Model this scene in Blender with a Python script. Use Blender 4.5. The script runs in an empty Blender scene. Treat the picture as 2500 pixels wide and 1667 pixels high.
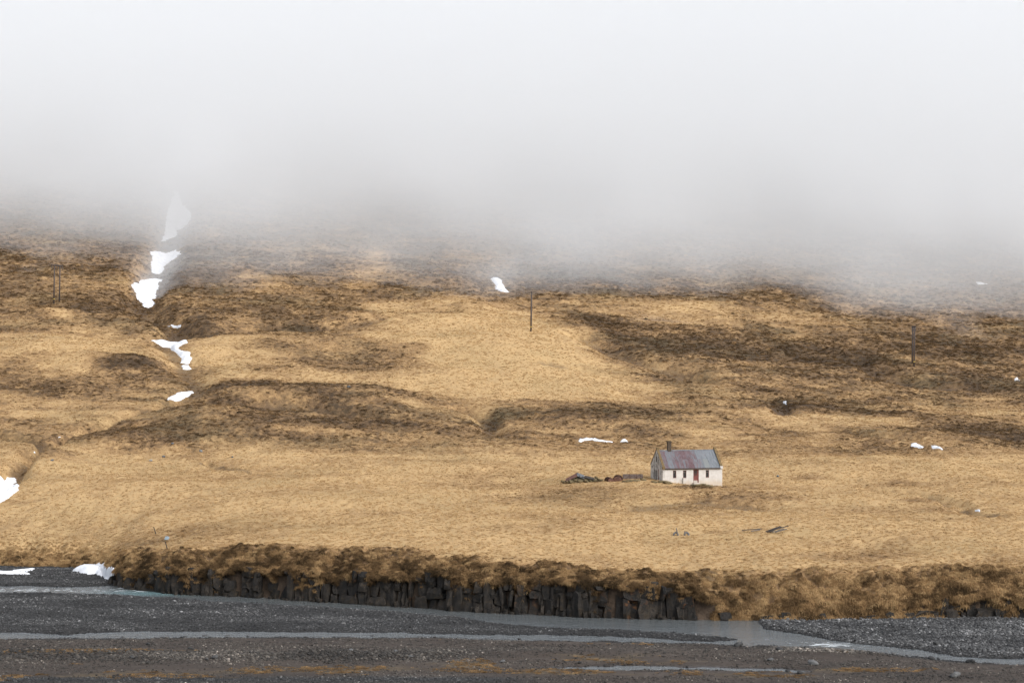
import bpy, bmesh, math, random
import numpy as np
from mathutils import Vector, Matrix

R = math.radians
sc = bpy.context.scene
rng = np.random.default_rng(7)
random.seed(7)

# ------------------------------------------------------------------ camera
F = 4665.0                      # focal length in photo pixels (photo 2500 x 1667)
CX, CY = 1250.0, 833.5
cam_d = bpy.data.cameras.new('camera')
cam_d.sensor_width = 36.0
cam_d.lens = 36.0 * F / 2500.0
cam_d.clip_start = 0.5
cam_d.clip_end = 6000.0
cam = bpy.data.objects.new('camera', cam_d)
sc.collection.objects.link(cam)
cam.location = (0, 0, 0)
cam.rotation_euler = (R(90), 0, 0)
sc.camera = cam

# ------------------------------------------------------------------ sky, sun, exposure
SUN_EL, SUN_AZ = R(40), R(135)      # azimuth clockwise from +Y: behind the camera, a bit to the right
world = bpy.data.worlds.new('World')
sc.world = world
world.use_nodes = True
wn = world.node_tree
wn.nodes.clear()
w_out = wn.nodes.new('ShaderNodeOutputWorld')
w_bg = wn.nodes.new('ShaderNodeBackground')
w_sky = wn.nodes.new('ShaderNodeTexSky')
w_sky.sky_type = 'NISHITA'
w_sky.sun_disc = False
w_sky.sun_elevation = SUN_EL
w_sky.sun_rotation = SUN_AZ
w_sky.dust_density = 1.5
w_hs = wn.nodes.new('ShaderNodeHueSaturation')      # overcast: the blue is washed out
w_hs.inputs['Saturation'].default_value = 0.38
wn.links.new(w_sky.outputs[0], w_hs.inputs['Color'])
wn.links.new(w_hs.outputs[0], w_bg.inputs['Color'])
w_bg.inputs['Strength'].default_value = 0.15
wn.links.new(w_bg.outputs[0], w_out.inputs['Surface'])

sun_d = bpy.data.lights.new('sun', 'SUN')
sun_d.energy = 1.5
sun_d.angle = R(40)
sun_d.color = (1.0, 0.992, 0.98)
sun = bpy.data.objects.new('sun', sun_d)
sc.collection.objects.link(sun)
sdir = Vector((math.sin(SUN_AZ) * math.cos(SUN_EL), math.cos(SUN_AZ) * math.cos(SUN_EL), math.sin(SUN_EL)))
sun.rotation_euler = sdir.to_track_quat('Z', 'Y').to_euler()
sun.location = sdir * 300

vs = sc.view_settings
vs.view_transform = 'Standard'
vs.look = 'None'
vs.gamma = 1.0
vs.use_curve_mapping = False
vs.exposure = 0.76
sc.cycles.max_bounces = 24
sc.cycles.diffuse_bounces = 3
sc.cycles.glossy_bounces = 3
sc.cycles.volume_bounces = 24
sc.cycles.transmission_bounces = 4
sc.cycles.caustics_reflective = False
sc.cycles.caustics_refractive = False
sc.cycles.use_denoising = True

# ------------------------------------------------------------------ helpers
col = sc.collection

def tag(o, label=None, cat=None, group=None, kind=None):
    if label: o['label'] = label
    if cat: o['category'] = cat
    if group: o['group'] = group
    if kind: o['kind'] = kind
    return o

def empty(name, loc=(0, 0, 0), rz=0.0):
    o = bpy.data.objects.new(name, None)
    col.objects.link(o)
    o.location = loc
    o.rotation_euler = (0, 0, rz)
    o.empty_display_size = 0.3
    return o

def link(name, me, mat=None, parent=None, loc=None, rot=None):
    o = bpy.data.objects.new(name, me)
    col.objects.link(o)
    if mat is not None and len(me.materials) == 0:
        me.materials.append(mat)
    if parent is not None:
        o.parent = parent
    if loc is not None: o.location = loc
    if rot is not None: o.rotation_euler = rot
    return o

def bm_mesh(bm, name, smooth=False):
    me = bpy.data.meshes.new(name)
    bmesh.ops.recalc_face_normals(bm, faces=bm.faces)
    bm.to_mesh(me)
    bm.free()
    if smooth:
        me.polygons.foreach_set('use_smooth', [True] * len(me.polygons))
    return me

def np_mesh(name, verts, faces, smooth=True):
    """verts (n,3), faces (m,k) numpy, all with k corners"""
    me = bpy.data.meshes.new(name)
    n, m, k = len(verts), len(faces), faces.shape[1]
    me.vertices.add(n)
    me.vertices.foreach_set('co', np.asarray(verts, np.float32).ravel())
    me.loops.add(m * k)
    me.loops.foreach_set('vertex_index', np.asarray(faces, np.int32).ravel())
    me.polygons.add(m)
    me.polygons.foreach_set('loop_start', np.arange(0, m * k, k, dtype=np.int32))
    me.polygons.foreach_set('use_smooth', np.full(m, smooth))
    me.update(calc_edges=True)
    return me

def attr(me, name, vals, typ='FLOAT'):
    a = me.attributes.new(name, typ, 'POINT')
    key = 'vector' if typ == 'FLOAT_VECTOR' else 'value'
    a.data.foreach_set(key, np.asarray(vals, np.int32 if typ == 'INT' else np.float32).ravel())

def grid_faces(nr, nc):
    i = np.arange(nr * nc).reshape(nr, nc)
    return np.stack([i[:-1, :-1], i[:-1, 1:], i[1:, 1:], i[1:, :-1]], -1).reshape(-1, 4)

def box(bm, x0, x1, y0, y1, z0, z1):
    v = [bm.verts.new(p) for p in ((x0, y0, z0), (x1, y0, z0), (x1, y1, z0), (x0, y1, z0),
                                   (x0, y0, z1), (x1, y0, z1), (x1, y1, z1), (x0, y1, z1))]
    for q in ((3, 2, 1, 0), (4, 5, 6, 7), (0, 1, 5, 4), (1, 2, 6, 5), (2, 3, 7, 6), (3, 0, 4, 7)):
        bm.faces.new([v[i] for i in q])
    return v

def box_mesh(name, x0, x1, y0, y1, z0, z1, bev=0.0):
    bm = bmesh.new()
    box(bm, x0, x1, y0, y1, z0, z1)
    if bev:
        bmesh.ops.bevel(bm, geom=list(bm.edges), offset=bev, segments=1, affect='EDGES')
    return bm_mesh(bm, name)

def tube(bm, p0, p1, r0, r1, n=8, cap=True):
    p0, p1 = Vector(p0), Vector(p1)
    ax = (p1 - p0).normalized()
    u = ax.orthogonal().normalized()
    w = ax.cross(u)
    a = [bm.verts.new(p0 + (u * math.cos(2 * math.pi * i / n) + w * math.sin(2 * math.pi * i / n)) * r0) for i in range(n)]
    b = [bm.verts.new(p1 + (u * math.cos(2 * math.pi * i / n) + w * math.sin(2 * math.pi * i / n)) * r1) for i in range(n)]
    for i in range(n):
        bm.faces.new((a[i], a[(i + 1) % n], b[(i + 1) % n], b[i]))
    if cap:
        bm.faces.new(a[::-1]); bm.faces.new(b)

def tube_mesh(name, p0, p1, r0, r1, n=8, smooth=True):
    bm = bmesh.new()
    tube(bm, p0, p1, r0, r1, n)
    return bm_mesh(bm, name, smooth)

# gradient noise -----------------------------------------------------------
_ang = rng.uniform(0, 2 * np.pi, (256, 256))
_GX, _GY = np.cos(_ang), np.sin(_ang)

def gn(x, y, seed=0):
    x = np.asarray(x, float) + seed * 37.31
    y = np.asarray(y, float) + seed * 17.77
    xi, yi = np.floor(x).astype(int), np.floor(y).astype(int)
    fx, fy = x - xi, y - yi
    u, v = fx * fx * fx * (fx * (fx * 6 - 15) + 10), fy * fy * fy * (fy * (fy * 6 - 15) + 10)
    def g(i, j, dx, dy):
        a, b = (xi + i) & 255, (yi + j) & 255
        return _GX[a, b] * dx + _GY[a, b] * dy
    n0 = g(0, 0, fx, fy) * (1 - u) + g(1, 0, fx - 1, fy) * u
    n1 = g(0, 1, fx, fy - 1) * (1 - u) + g(1, 1, fx - 1, fy - 1) * u
    return (n0 * (1 - v) + n1 * v) * 1.5

def fbm(x, y, s, o=3, seed=0):
    r, a, t = 0, 1.0, 0
    for k in range(o):
        r = r + a * gn(x / s * 2 ** k, y / s * 2 ** k, seed + k * 3)
        t += a; a *= 0.5
    return r / t

def sstep(a, b, x):
    t = np.clip((x - a) / (b - a), 0, 1)
    return t * t * (3 - 2 * t)

# ------------------------------------------------------------------ materials
class NT:
    def __init__(self, name):
        self.m = bpy.data.materials.new(name)
        self.m.use_nodes = True
        self.t = self.m.node_tree
        self.t.nodes.clear()
        self.out = self.n('ShaderNodeOutputMaterial')
    def n(self, typ, ins=None, **kw):
        nd = self.t.nodes.new(typ)
        for k, v in kw.items(): setattr(nd, k, v)
        for k, v in (ins or {}).items():
            if isinstance(v, bpy.types.NodeSocket): self.t.links.new(v, nd.inputs[k])
            else: nd.inputs[k].default_value = v
        return nd
    def attr(self, name, typ='GEOMETRY'):
        return self.n('ShaderNodeAttribute', attribute_name=name, attribute_type=typ).outputs['Fac']
    def coord(self, kind='Object'):
        return self.n('ShaderNodeTexCoord').outputs[kind]
    def pos(self):
        return self.n('ShaderNodeNewGeometry').outputs['Position']
    def mapping(self, vec, scale=(1, 1, 1), loc=(0, 0, 0)):
        return self.n('ShaderNodeMapping', {'Vector': vec, 'Scale': scale, 'Location': loc}).outputs[0]
    def noise(self, vec, scale, detail=4, rough=0.55, w=None, dist=0.0):
        ins = {'Vector': vec, 'Scale': scale, 'Detail': detail, 'Roughness': rough, 'Distortion': dist}
        if w is not None:
            nd = self.n('ShaderNodeTexNoise', noise_dimensions='4D'); 
            for k, v in ins.items():
                if isinstance(v, bpy.types.NodeSocket): self.t.links.new(v, nd.inputs[k])
                else: nd.inputs[k].default_value = v
            if isinstance(w, bpy.types.NodeSocket): self.t.links.new(w, nd.inputs['W'])
            else: nd.inputs['W'].default_value = w
            return nd.outputs['Fac']
        return self.n('ShaderNodeTexNoise', ins).outputs['Fac']
    def math(self, op, a, b=0.0, c=0.0, clamp=False):
        return self.n('ShaderNodeMath', {0: a, 1: b, 2: c}, operation=op, use_clamp=clamp).outputs[0]
    def ramp(self, fac, stops):
        nd = self.n('ShaderNodeValToRGB', {'Fac': fac})
        e = nd.color_ramp.elements
        while len(e) > 1: e.remove(e[-1])
        e[0].position, e[0].color = stops[0][0], (*stops[0][1], 1)
        for p, c in stops[1:]:
            el = e.new(p); el.color = (*c, 1)
        return nd.outputs['Color']
    def rng(self, v, a, b, c=0.0, d=1.0):
        return self.n('ShaderNodeMapRange', {'Value': v, 'From Min': a, 'From Max': b, 'To Min': c, 'To Max': d}).outputs[0]
    def mix(self, fac, a, b, blend='MIX'):
        nd = self.n('ShaderNodeMix', data_type='RGBA', blend_type=blend)
        for i, v in ((0, fac), (6, a), (7, b)):
            if isinstance(v, bpy.types.NodeSocket): self.t.links.new(v, nd.inputs[i])
            else: nd.inputs[i].default_value = (*v, 1) if isinstance(v, tuple) else v
        return nd.outputs[2]
    def bump(self, h, strength=0.5, dist=0.05):
        return self.n('ShaderNodeBump', {'Height': h, 'Strength': strength, 'Distance': dist}).outputs[0]
    def done(self, color, rough=0.9, metal=0.0, normal=None, spec=0.3, **extra):
        b = self.n('ShaderNodeBsdfPrincipled')
        ins = {'Base Color': (*color, 1) if isinstance(color, tuple) else color, 'Roughness': rough, 'Metallic': metal, 'Specular IOR Level': spec}
        ins.update(extra)
        for k, v in ins.items():
            if isinstance(v, bpy.types.NodeSocket): self.t.links.new(v, b.inputs[k])
            else: b.inputs[k].default_value = v
        if normal is not None: self.t.links.new(normal, b.inputs['Normal'])
        self.t.links.new(b.outputs[0], self.out.inputs['Surface'])
        return self.m

STRAW, TAN, UMBER, DARK = (0.49, 0.326, 0.160), (0.325, 0.203, 0.097), (0.165, 0.103, 0.055), (0.068, 0.046, 0.029)

def m_hill():
    t = NT('hillside_ground')
    p = t.pos()
    h, s = t.attr('heath'), t.attr('bare')
    n1 = t.noise(p, 0.9, 5, 0.65)
    n2 = t.noise(p, 0.16, 4, 0.6)
    v = t.math('ADD', h, t.math('MULTIPLY', t.math('SUBTRACT', n1, 0.5), t.rng(h, 0.0, 0.6, 0.55, 1.7)))
    v = t.math('ADD', v, t.math('MULTIPLY', t.math('SUBTRACT', n2, 0.5), t.rng(h, 0.0, 0.6, 0.5, 1.2)))
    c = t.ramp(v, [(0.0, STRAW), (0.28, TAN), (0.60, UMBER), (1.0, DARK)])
    g = t.noise(p, 0.05, 3)
    c = t.mix(t.rng(g, 0.5, 0.75, 0, 0.25), c, (0.20, 0.17, 0.085))
    c = t.mix(s, c, t.ramp(n1, [(0.3, (0.05, 0.036, 0.026)), (0.7, (0.12, 0.085, 0.06))]))
    return t.done(c, 0.95, normal=t.bump(t.noise(p, 3.0, 6, 0.7), 0.8, 0.25), spec=0.1)

def m_tuft():
    t = NT('grass_blades')
    v = t.attr('tone', 'INSTANCER')
    rnd = t.n('ShaderNodeObjectInfo').outputs['Random']
    v = t.math('ADD', v, t.math('MULTIPLY', t.math('SUBTRACT', rnd, 0.5), 0.18))
    c = t.ramp(v, [(0.0, (0.60, 0.412, 0.208)), (0.28, (0.40, 0.255, 0.122)), (0.58, (0.180, 0.112, 0.056)), (1.0, (0.048, 0.034, 0.020))])
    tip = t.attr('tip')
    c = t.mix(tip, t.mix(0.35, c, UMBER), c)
    d = t.n('ShaderNodeBsdfDiffuse', {'Color': c})
    tr = t.n('ShaderNodeBsdfTranslucent', {'Color': c})
    mx = t.n('ShaderNodeMixShader', {0: 0.30, 1: d.outputs[0], 2: tr.outputs[0]})
    t.t.links.new(mx.outputs[0], t.out.inputs['Surface'])
    return t.m

def m_gravel_ground():
    t = NT('riverbed_ground')
    p = t.pos()
    moss, bar = t.attr('moss'), t.attr('bar')
    n = t.math('ADD', t.math('MULTIPLY', t.noise(p, 2.2, 6, 0.7), 0.5), t.math('MULTIPLY', t.noise(t.mapping(p, (0.3, 1, 1)), 0.35, 5, 0.6), 0.5))
    c = t.ramp(n, [(0.38, (0.012, 0.011, 0.0105)), (0.55, (0.030, 0.028, 0.026)), (0.75, (0.07, 0.066, 0.062))])
    cb = t.ramp(n, [(0.3, (0.026, 0.019, 0.014)), (0.55, (0.065, 0.048, 0.036)), (0.78, (0.13, 0.105, 0.085))])
    c = t.mix(bar, c, cb)
    mv = t.math('ADD', moss, t.math('MULTIPLY', t.math('SUBTRACT', t.noise(t.mapping(p, (0.4, 1, 1)), 0.55, 6, 0.7), 0.5), 2.6))
    mc = t.ramp(t.noise(p, 0.8, 4), [(0.35, (0.050, 0.036, 0.021)), (0.65, (0.145, 0.105, 0.060))])
    c = t.mix(t.rng(mv, 0.50, 0.95, 0, 0.85), c, mc)
    wet = t.attr('wet')
    c = t.mix(wet, c, t.mix(0.6, c, (0.02, 0.017, 0.015)))
    return t.done(c, t.rng(wet, 0, 1, 0.9, 0.45), normal=t.bump(n, 0.9, 0.12), spec=0.3)

def m_stone():
    t = NT('river_stone')
    v = t.attr('tone', 'INSTANCER')
    c = t.ramp(v, [(0.0, (0.012, 0.012, 0.012)), (0.4, (0.036, 0.0355, 0.035)), (0.7, (0.105, 0.103, 0.10)), (1.0, (0.36, 0.35, 0.34))])
    b = t.attr('brown', 'INSTANCER')
    c = t.mix(b, c, t.mix(1.0, c, (1.15, 0.98, 0.80), 'MULTIPLY'))
    return t.done(c, 0.75, spec=0.3)

def m_boulder():
    t = NT('boulder_rock')
    o = t.n('ShaderNodeObjectInfo')
    n = t.noise(t.coord(), 5.0, 6, 0.65, w=t.math('MULTIPLY', o.outputs['Random'], 30))
    c = t.ramp(n, [(0.3, (0.4, 0.4, 0.4)), (0.7, (1.3, 1.3, 1.3))])
    c = t.mix(1.0, c, o.outputs['Color'], 'MULTIPLY')
    return t.done(c, 0.8, normal=t.bump(n, 0.7, 0.05))

def m_cliff():
    t = NT('basalt_cliff')
    o = t.n('ShaderNodeObjectInfo')
    p = t.pos()
    n = t.noise(t.mapping(p, (1, 1, 0.5)), 1.6, 7, 0.68)
    c = t.ramp(n, [(0.30, (0.004, 0.0037, 0.0033)), (0.52, (0.019, 0.0165, 0.014)), (0.74, (0.060, 0.051, 0.043))])
    c = t.mix(1.0, c, t.ramp(o.outputs['Random'], [(0.0, (0.6, 0.57, 0.54)), (0.7, (0.95, 0.88, 0.80)), (1.0, (1.5, 1.36, 1.2))]), 'MULTIPLY')
    sep = t.n('ShaderNodeSeparateColor', {0: o.outputs['Color']})
    lich = t.math('MULTIPLY', t.rng(t.noise(p, 0.9, 4, 0.6), 0.56, 0.64), sep.outputs[0])
    c = t.mix(lich, c, t.ramp(t.noise(p, 3, 3), [(0.4, (0.11, 0.042, 0.016)), (0.65, (0.19, 0.085, 0.028))]))
    mossy = t.rng(t.noise(p, 1.3, 6, 0.75), 0.50, 0.68, 0, 0.8)
    c = t.mix(mossy, c, (0.040, 0.026, 0.012))
    return t.done(c, 0.75, normal=t.bump(t.noise(p, 4, 7, 0.75), 1.0, 0.15), spec=0.35)

def m_snow():
    t = NT('old_snow')
    p = t.pos()
    n = t.noise(p, 0.8, 5, 0.6)
    c = t.ramp(n, [(0.3, (0.60, 0.61, 0.63)), (0.62, (0.80, 0.80, 0.81))])
    c = t.mix(t.rng(t.noise(p, 0.5, 5, 0.7), 0.62, 0.8, 0, 0.35), c, (0.42, 0.36, 0.29))
    return t.done(c, 0.7, normal=t.bump(n, 0.4, 0.1), spec=0.2)

def m_water():
    t = NT('river_water')
    p = t.pos()
    foam = t.attr('foam')
    q = t.mapping(p, (0.45, 1.0, 1.0))
    n = t.noise(q, 1.7, 5, 0.6)
    n2 = t.noise(q, 0.45, 3, 0.5)
    h = t.math('ADD', t.math('ADD', n, t.math('MULTIPLY', n2, 0.8)), t.math('MULTIPLY', t.noise(q, 5.0, 4, 0.6), 0.5))
    fv = t.math('ADD', foam, t.math('MULTIPLY', t.math('SUBTRACT', t.noise(t.mapping(p, (0.5, 1.1, 1)), 1.5, 6, 0.7), 0.5), 2.2))
    fm = t.math('MULTIPLY', t.rng(fv, 0.55, 0.85), t.rng(foam, 0.05, 0.3))
    c = t.mix(t.attr('teal'), (0.115, 0.124, 0.124), (0.18, 0.28, 0.29))
    c = t.mix(fm, c, (0.78, 0.82, 0.82))
    return t.done(c, t.rng(fm, 0, 1, 0.10, 0.7), normal=t.bump(h, 0.6, 0.32), spec=0.7)

def m_plaster(name, dirty):
    t = NT(name)
    p = t.coord()
    n = t.noise(p, 1.2, 6, 0.65)
    sep = t.n('ShaderNodeSeparateXYZ', {0: p})
    streak = t.noise(t.mapping(p, (3.0, 3.0, 0.35)), 1.5, 5, 0.6)
    base = t.ramp(n, [(0.3, (0.46, 0.425, 0.385)), (0.6, (0.565, 0.535, 0.495))])
    # rising damp, ochre stains and grime low on the wall
    low = t.math('ADD', t.rng(sep.outputs[2], 0.2, 1.4, 0.75, 0.0), t.math('MULTIPLY', t.math('SUBTRACT', streak, 0.5), 1.1))
    c = t.mix(t.rng(low, 0.35, 0.9, 0, 0.7), base, (0.47, 0.36, 0.24))
    c = t.mix(t.rng(streak, 0.56, 0.75, 0, 0.35), c, (0.40, 0.38, 0.35))
    if dirty:
        k = t.noise(t.mapping(p, (1, 0.7, 0.8)), 2.2, 9, 0.75)
        hi = t.rng(sep.outputs[2], 0.5, 3.5, 0.0, 0.08)
        c = t.mix(t.rng(t.math('ADD', k, hi), 0.51, 0.64, 0, 0.85), c, (0.13, 0.122, 0.105))
        c = t.mix(t.rng(t.noise(p, 2.5, 6, 0.7), 0.58, 0.7, 0, 0.5), c, (0.20, 0.18, 0.10))
    return t.done(c, 0.9, normal=t.bump(t.noise(p, 8, 6, 0.7), 0.4, 0.03), spec=0.2)

def m_roof():
    t = NT('corrugated_roof_sheet')
    o = t.n('ShaderNodeObjectInfo')
    red = t.n('ShaderNodeSeparateColor', {0: o.outputs['Color']})
    p = t.coord()
    w = t.math('MULTIPLY', o.outputs['Random'], 50)
    st = t.noise(t.mapping(p, (5.0, 0.55, 1.0)), 1.6, 6, 0.7, w=w)
    big = t.noise(t.mapping(p, (1.0, 0.5, 1.0)), 1.5, 4, 0.6, w=w)
    zinc = t.ramp(st, [(0.3, (0.10, 0.107, 0.113)), (0.55, (0.20, 0.212, 0.224)), (0.75, (0.36, 0.37, 0.38))])
    paint = t.ramp(big, [(0.3, (0.098, 0.052, 0.055)), (0.7, (0.185, 0.115, 0.118))])
    f = t.math('ADD', red.outputs[0], t.math('MULTIPLY', t.math('SUBTRACT', st, 0.5), 1.9))
    c = t.mix(t.rng(f, 0.42, 0.62), zinc, paint)
    rust = t.noise(p, 2.0, 6, 0.7, w=w)
    c = t.mix(t.rng(rust, 0.62, 0.72, 0, 0.65), c, (0.17, 0.085, 0.045))
    c = t.mix(red.outputs[1], c, (0.22, 0.225, 0.21))
    return t.done(c, 0.55, metal=0.15, spec=0.4)

def m_simple(name, c0, c1, scale=4.0, rough=0.8, stretch=(1, 1, 1), bump=0.3, metal=0.0, spec=0.3):
    t = NT(name)
    o = t.n('ShaderNodeObjectInfo')
    n = t.noise(t.mapping(t.coord(), stretch), scale, 6, 0.65, w=t.math('MULTIPLY', o.outputs['Random'], 40))
    return t.done(t.ramp(n, [(0.32, c0), (0.68, c1)]), rough, metal, t.bump(n, bump, 0.03), spec)

M = {
    'hill': m_hill(), 'tuft': m_tuft(), 'bed': m_gravel_ground(), 'stone': m_stone(), 'boulder': m_boulder(),
    'cliff': m_cliff(), 'snow': m_snow(), 'water': m_water(),
    'plaster': m_plaster('white_plaster', False), 'gable': m_plaster('peeling_gable_plaster', True), 'roof': m_roof(),
    'coping': m_simple('mossy_coping', (0.085, 0.06, 0.03), (0.21, 0.14, 0.06), 3),
    'chimney': m_simple('sooty_chimney', (0.030, 0.023, 0.017), (0.11, 0.080, 0.052), 5),
    'fascia': m_simple('dark_eaves_board', (0.03, 0.022, 0.018), (0.085, 0.06, 0.048), 3, stretch=(0.5, 3, 3)),
    'redwood': m_simple('faded_red_paint', (0.10, 0.028, 0.024), (0.23, 0.075, 0.062), 4, stretch=(3, 3, 0.8)),
    'greywood': m_simple('weathered_wood', (0.07, 0.06, 0.052), (0.21, 0.185, 0.16), 6, stretch=(4, 4, 0.5)),
    'glass': m_simple('dark_window_glass', (0.012, 0.013, 0.013), (0.045, 0.047, 0.045), 2, rough=0.25, bump=0.05, spec=0.4),
    'rust': m_simple('brown_rust', (0.055, 0.028, 0.020), (0.165, 0.080, 0.055), 3, bump=0.5),
    'rustgrey': m_simple('rusty_grey_metal', (0.085, 0.052, 0.04), (0.29, 0.22, 0.18), 2, bump=0.4),
    'redrust': m_simple('red_rusty_sheet', (0.07, 0.034, 0.026), (0.16, 0.080, 0.060), 3),
    'greymetal': m_simple('grey_metal_sheet', (0.08, 0.083, 0.087), (0.20, 0.205, 0.21), 3),
    'bluemetal': m_simple('pale_blue_grey_metal', (0.15, 0.185, 0.205), (0.26, 0.31, 0.33), 3),
    'darkwood': m_simple('blackened_wood', (0.022, 0.018, 0.015), (0.075, 0.06, 0.05), 5, stretch=(4, 4, 0.5)),
    'pole': m_simple('tarred_pole', (0.038, 0.030, 0.027), (0.11, 0.086, 0.075), 3, stretch=(4, 4, 0.2)),
    'yellow': m_simple('yellow_marker_band', (0.40, 0.28, 0.05), (0.55, 0.40, 0.08), 4),
    'insulator': m_simple('brown_insulator', (0.06, 0.05, 0.045), (0.12, 0.10, 0.09), 4, rough=0.4),
    'turf': m_simple('old_turf', (0.05, 0.040, 0.022), (0.20, 0.15, 0.075), 2.5, bump=0.8),
    'concrete': m_simple('pale_concrete', (0.34, 0.29, 0.24), (0.52, 0.47, 0.41), 3),
}

# ------------------------------------------------------------------ the lie of the land
ZW = -30.0                                              # water level below the camera

def on_plane(px, py, z=ZW):
    d = F * z / -(np.asarray(py, float) - CY)
    return (np.asarray(px, float) - CX) / F * d, d

foot_px = np.array([(-900, 1376), (-400, 1380), (-100, 1384), (0, 1387), (120, 1389), (180, 1392), (240, 1408), (268, 1424), (300, 1434), (380, 1444),
                    (450, 1450), (625, 1458), (800, 1469), (1000, 1481), (1250, 1497), (1500, 1508), (1700, 1513), (1900, 1514),
                    (2200, 1512), (2500, 1512), (2900, 1511), (3400, 1508)], float)
fx_, fd_ = on_plane(foot_px[:, 0], foot_px[:, 1])

def foot(x):
    x = np.asarray(x, float)
    return np.interp(x, fx_, fd_) + .75 * gn(x / 5.5, x * 0 + 3.3, 121) + .40 * gn(x / 2.1, x * 0 + 9.1, 122)

def px_at_foot(x):
    return CX + x / foot(x) * F

_rock_px = np.array([(-900, 1387), (240, 1400), (300, 1390), (450, 1392), (625, 1392), (800, 1398), (1000, 1404), (1250, 1416), (1500, 1424), (1690, 1432),
                     (1770, 1490), (1900, 1500), (2200, 1480), (2330, 1452), (2500, 1444), (3400, 1440)], float)
_crest_px = np.array([(-900, 1300), (0, 1304), (180, 1312), (300, 1352), (450, 1344), (625, 1338), (800, 1340), (1000, 1350), (1250, 1371), (1500, 1394),
                      (1700, 1404), (1900, 1398), (2200, 1392), (2500, 1384), (3400, 1380)], float)

# hill profile straight ahead: distance, height
_pd = np.array([200, 240, 291, 340, 400, 466, 530, 580, 650, 740, 950, 1300, 1600], float)
_pz = np.array([-25.5, -23.9, -21.74, -18.2, -10.3, 0.35, 12.5, 23.0, 39.0, 62.0, 130.0, 255.0, 360.0], float)
_dd = np.arange(150, 1650, 1.0)
_zz = np.interp(_dd, _pd, _pz)
_k = np.exp(-0.5 * (np.arange(-45, 46) / 14.0) ** 2); _k /= _k.sum()
_zz = np.convolve(np.pad(_zz, 45, mode='edge'), _k, 'valid')

def base(x, d):
    x, d = np.broadcast_arrays(np.asarray(x, float), np.asarray(d, float))
    df = foot(x)
    s = d - df
    fpx = px_at_foot(x)
    left = sstep(-48, -56, x)
    zr_y = np.interp(fpx, _rock_px[:, 0], _rock_px[:, 1])
    zc_y = np.interp(fpx, _crest_px[:, 0], _crest_px[:, 1])
    sc_ = 6.0 + 4.0 * left
    zr = -(zr_y - CY) / F * (df + 0.7) + .55 * gn(x / 3.1, x * 0 + 1.7, 123) + .35 * gn(x / 1.3, x * 0 + 5.7, 124)
    zc = -(zc_y - CY) / F * (df + sc_)
    hill = np.interp(d, _dd, _zz) - 0.062 * np.clip(x, -260, 260) * sstep(291, 450, d)
    h291 = np.interp(291.0, _dd, _zz)
    dcr = df + sc_
    t = np.clip((d - dcr) / (291 - dcr), 0, 1)
    plate = zc + (np.where(d < 291, hill * 0 + h291, hill) - zc) * t
    hillz = np.where(d >= 291, hill, plate)
    u = np.clip((s - 0.7) / (sc_ - 0.7), 0, 1)
    slope = zr + (zc - zr) * (1 - (1 - u) ** 1.6)
    w = np.clip(s / 0.7, 0, 1)
    rock = -31.0 + (zr + 31.0) * w
    return np.where(s < 0.7, np.where(s < 0, -31.0 + np.maximum(s, -3) * 0.2, rock), np.where(s < sc_, slope, hillz))

def hit(px, py, H=base, d0=200.0, d1=1300.0, st=0.2):
    ds = np.arange(d0, d1, st)
    h = H((px - CX) / F * ds, ds)
    zr = -(py - CY) / F * ds
    ok = np.nonzero(h >= zr)[0]
    i = ok[0] if len(ok) else len(ds) - 1
    return (px - CX) / F * ds[i], ds[i]

# gullies and ditches: (pixel polyline, depth m, half width m)
GULLIES = [
    ([(440, 440), (430, 520), (405, 610), (385, 665), (345, 740), (400, 775), (440, 800)], 3.4, 5.5),
    ([(440, 800), (400, 838), (440, 870), (455, 905), (485, 935), (470, 965)], 1.5, 4.2),
    ([(470, 965), (420, 985), (330, 1008), (210, 1052), (140, 1072), (85, 1108), (10, 1170), (-60, 1230)], 2.6, 2.4),
    ([(-40, 1052), (0, 1060), (60, 1068), (130, 1076)], 2.0, 2.2),
    ([(480, 815), (600, 800), (720, 795), (860, 790), (980, 775), (1100, 770)], 2.2, 6.0),
    ([(640, 1003), (760, 1012), (880, 1026), (960, 1033)], 1.5, 3.0),
    ([(1130, 1000), (1190, 1015), (1200, 1050), (1210, 1065)], 1.5, 2.6),
    ([(1330, 900), (1450, 917), (1560, 922), (1700, 925)], 0.9, 3.0),
    ([(1420, 830), (1520, 868), (1640, 905), (1720, 935)], 1.6, 4.5),
    ([(1990, 850), (2080, 870), (2110, 900), (2230, 935), (2400, 950)], 1.4, 4.0),
    ([(1840, 965), (1900, 985), (1920, 1010)], 1.3, 2.5),
    ([(2120, 1190), (2250, 1205), (2310, 1222), (2370, 1245), (2420, 1255)], 0.9, 1.8),
    ([(500, 1125), (560, 1140), (650, 1158), (720, 1167)], 0.5, 0.6),
    ([(1850, 1235), (1700, 1222), (1560, 1230)], 0.6, 3.0),
    ([(2020, 1048), (2130, 1070), (2220, 1085)], 0.7, 2.0),
]
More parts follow.
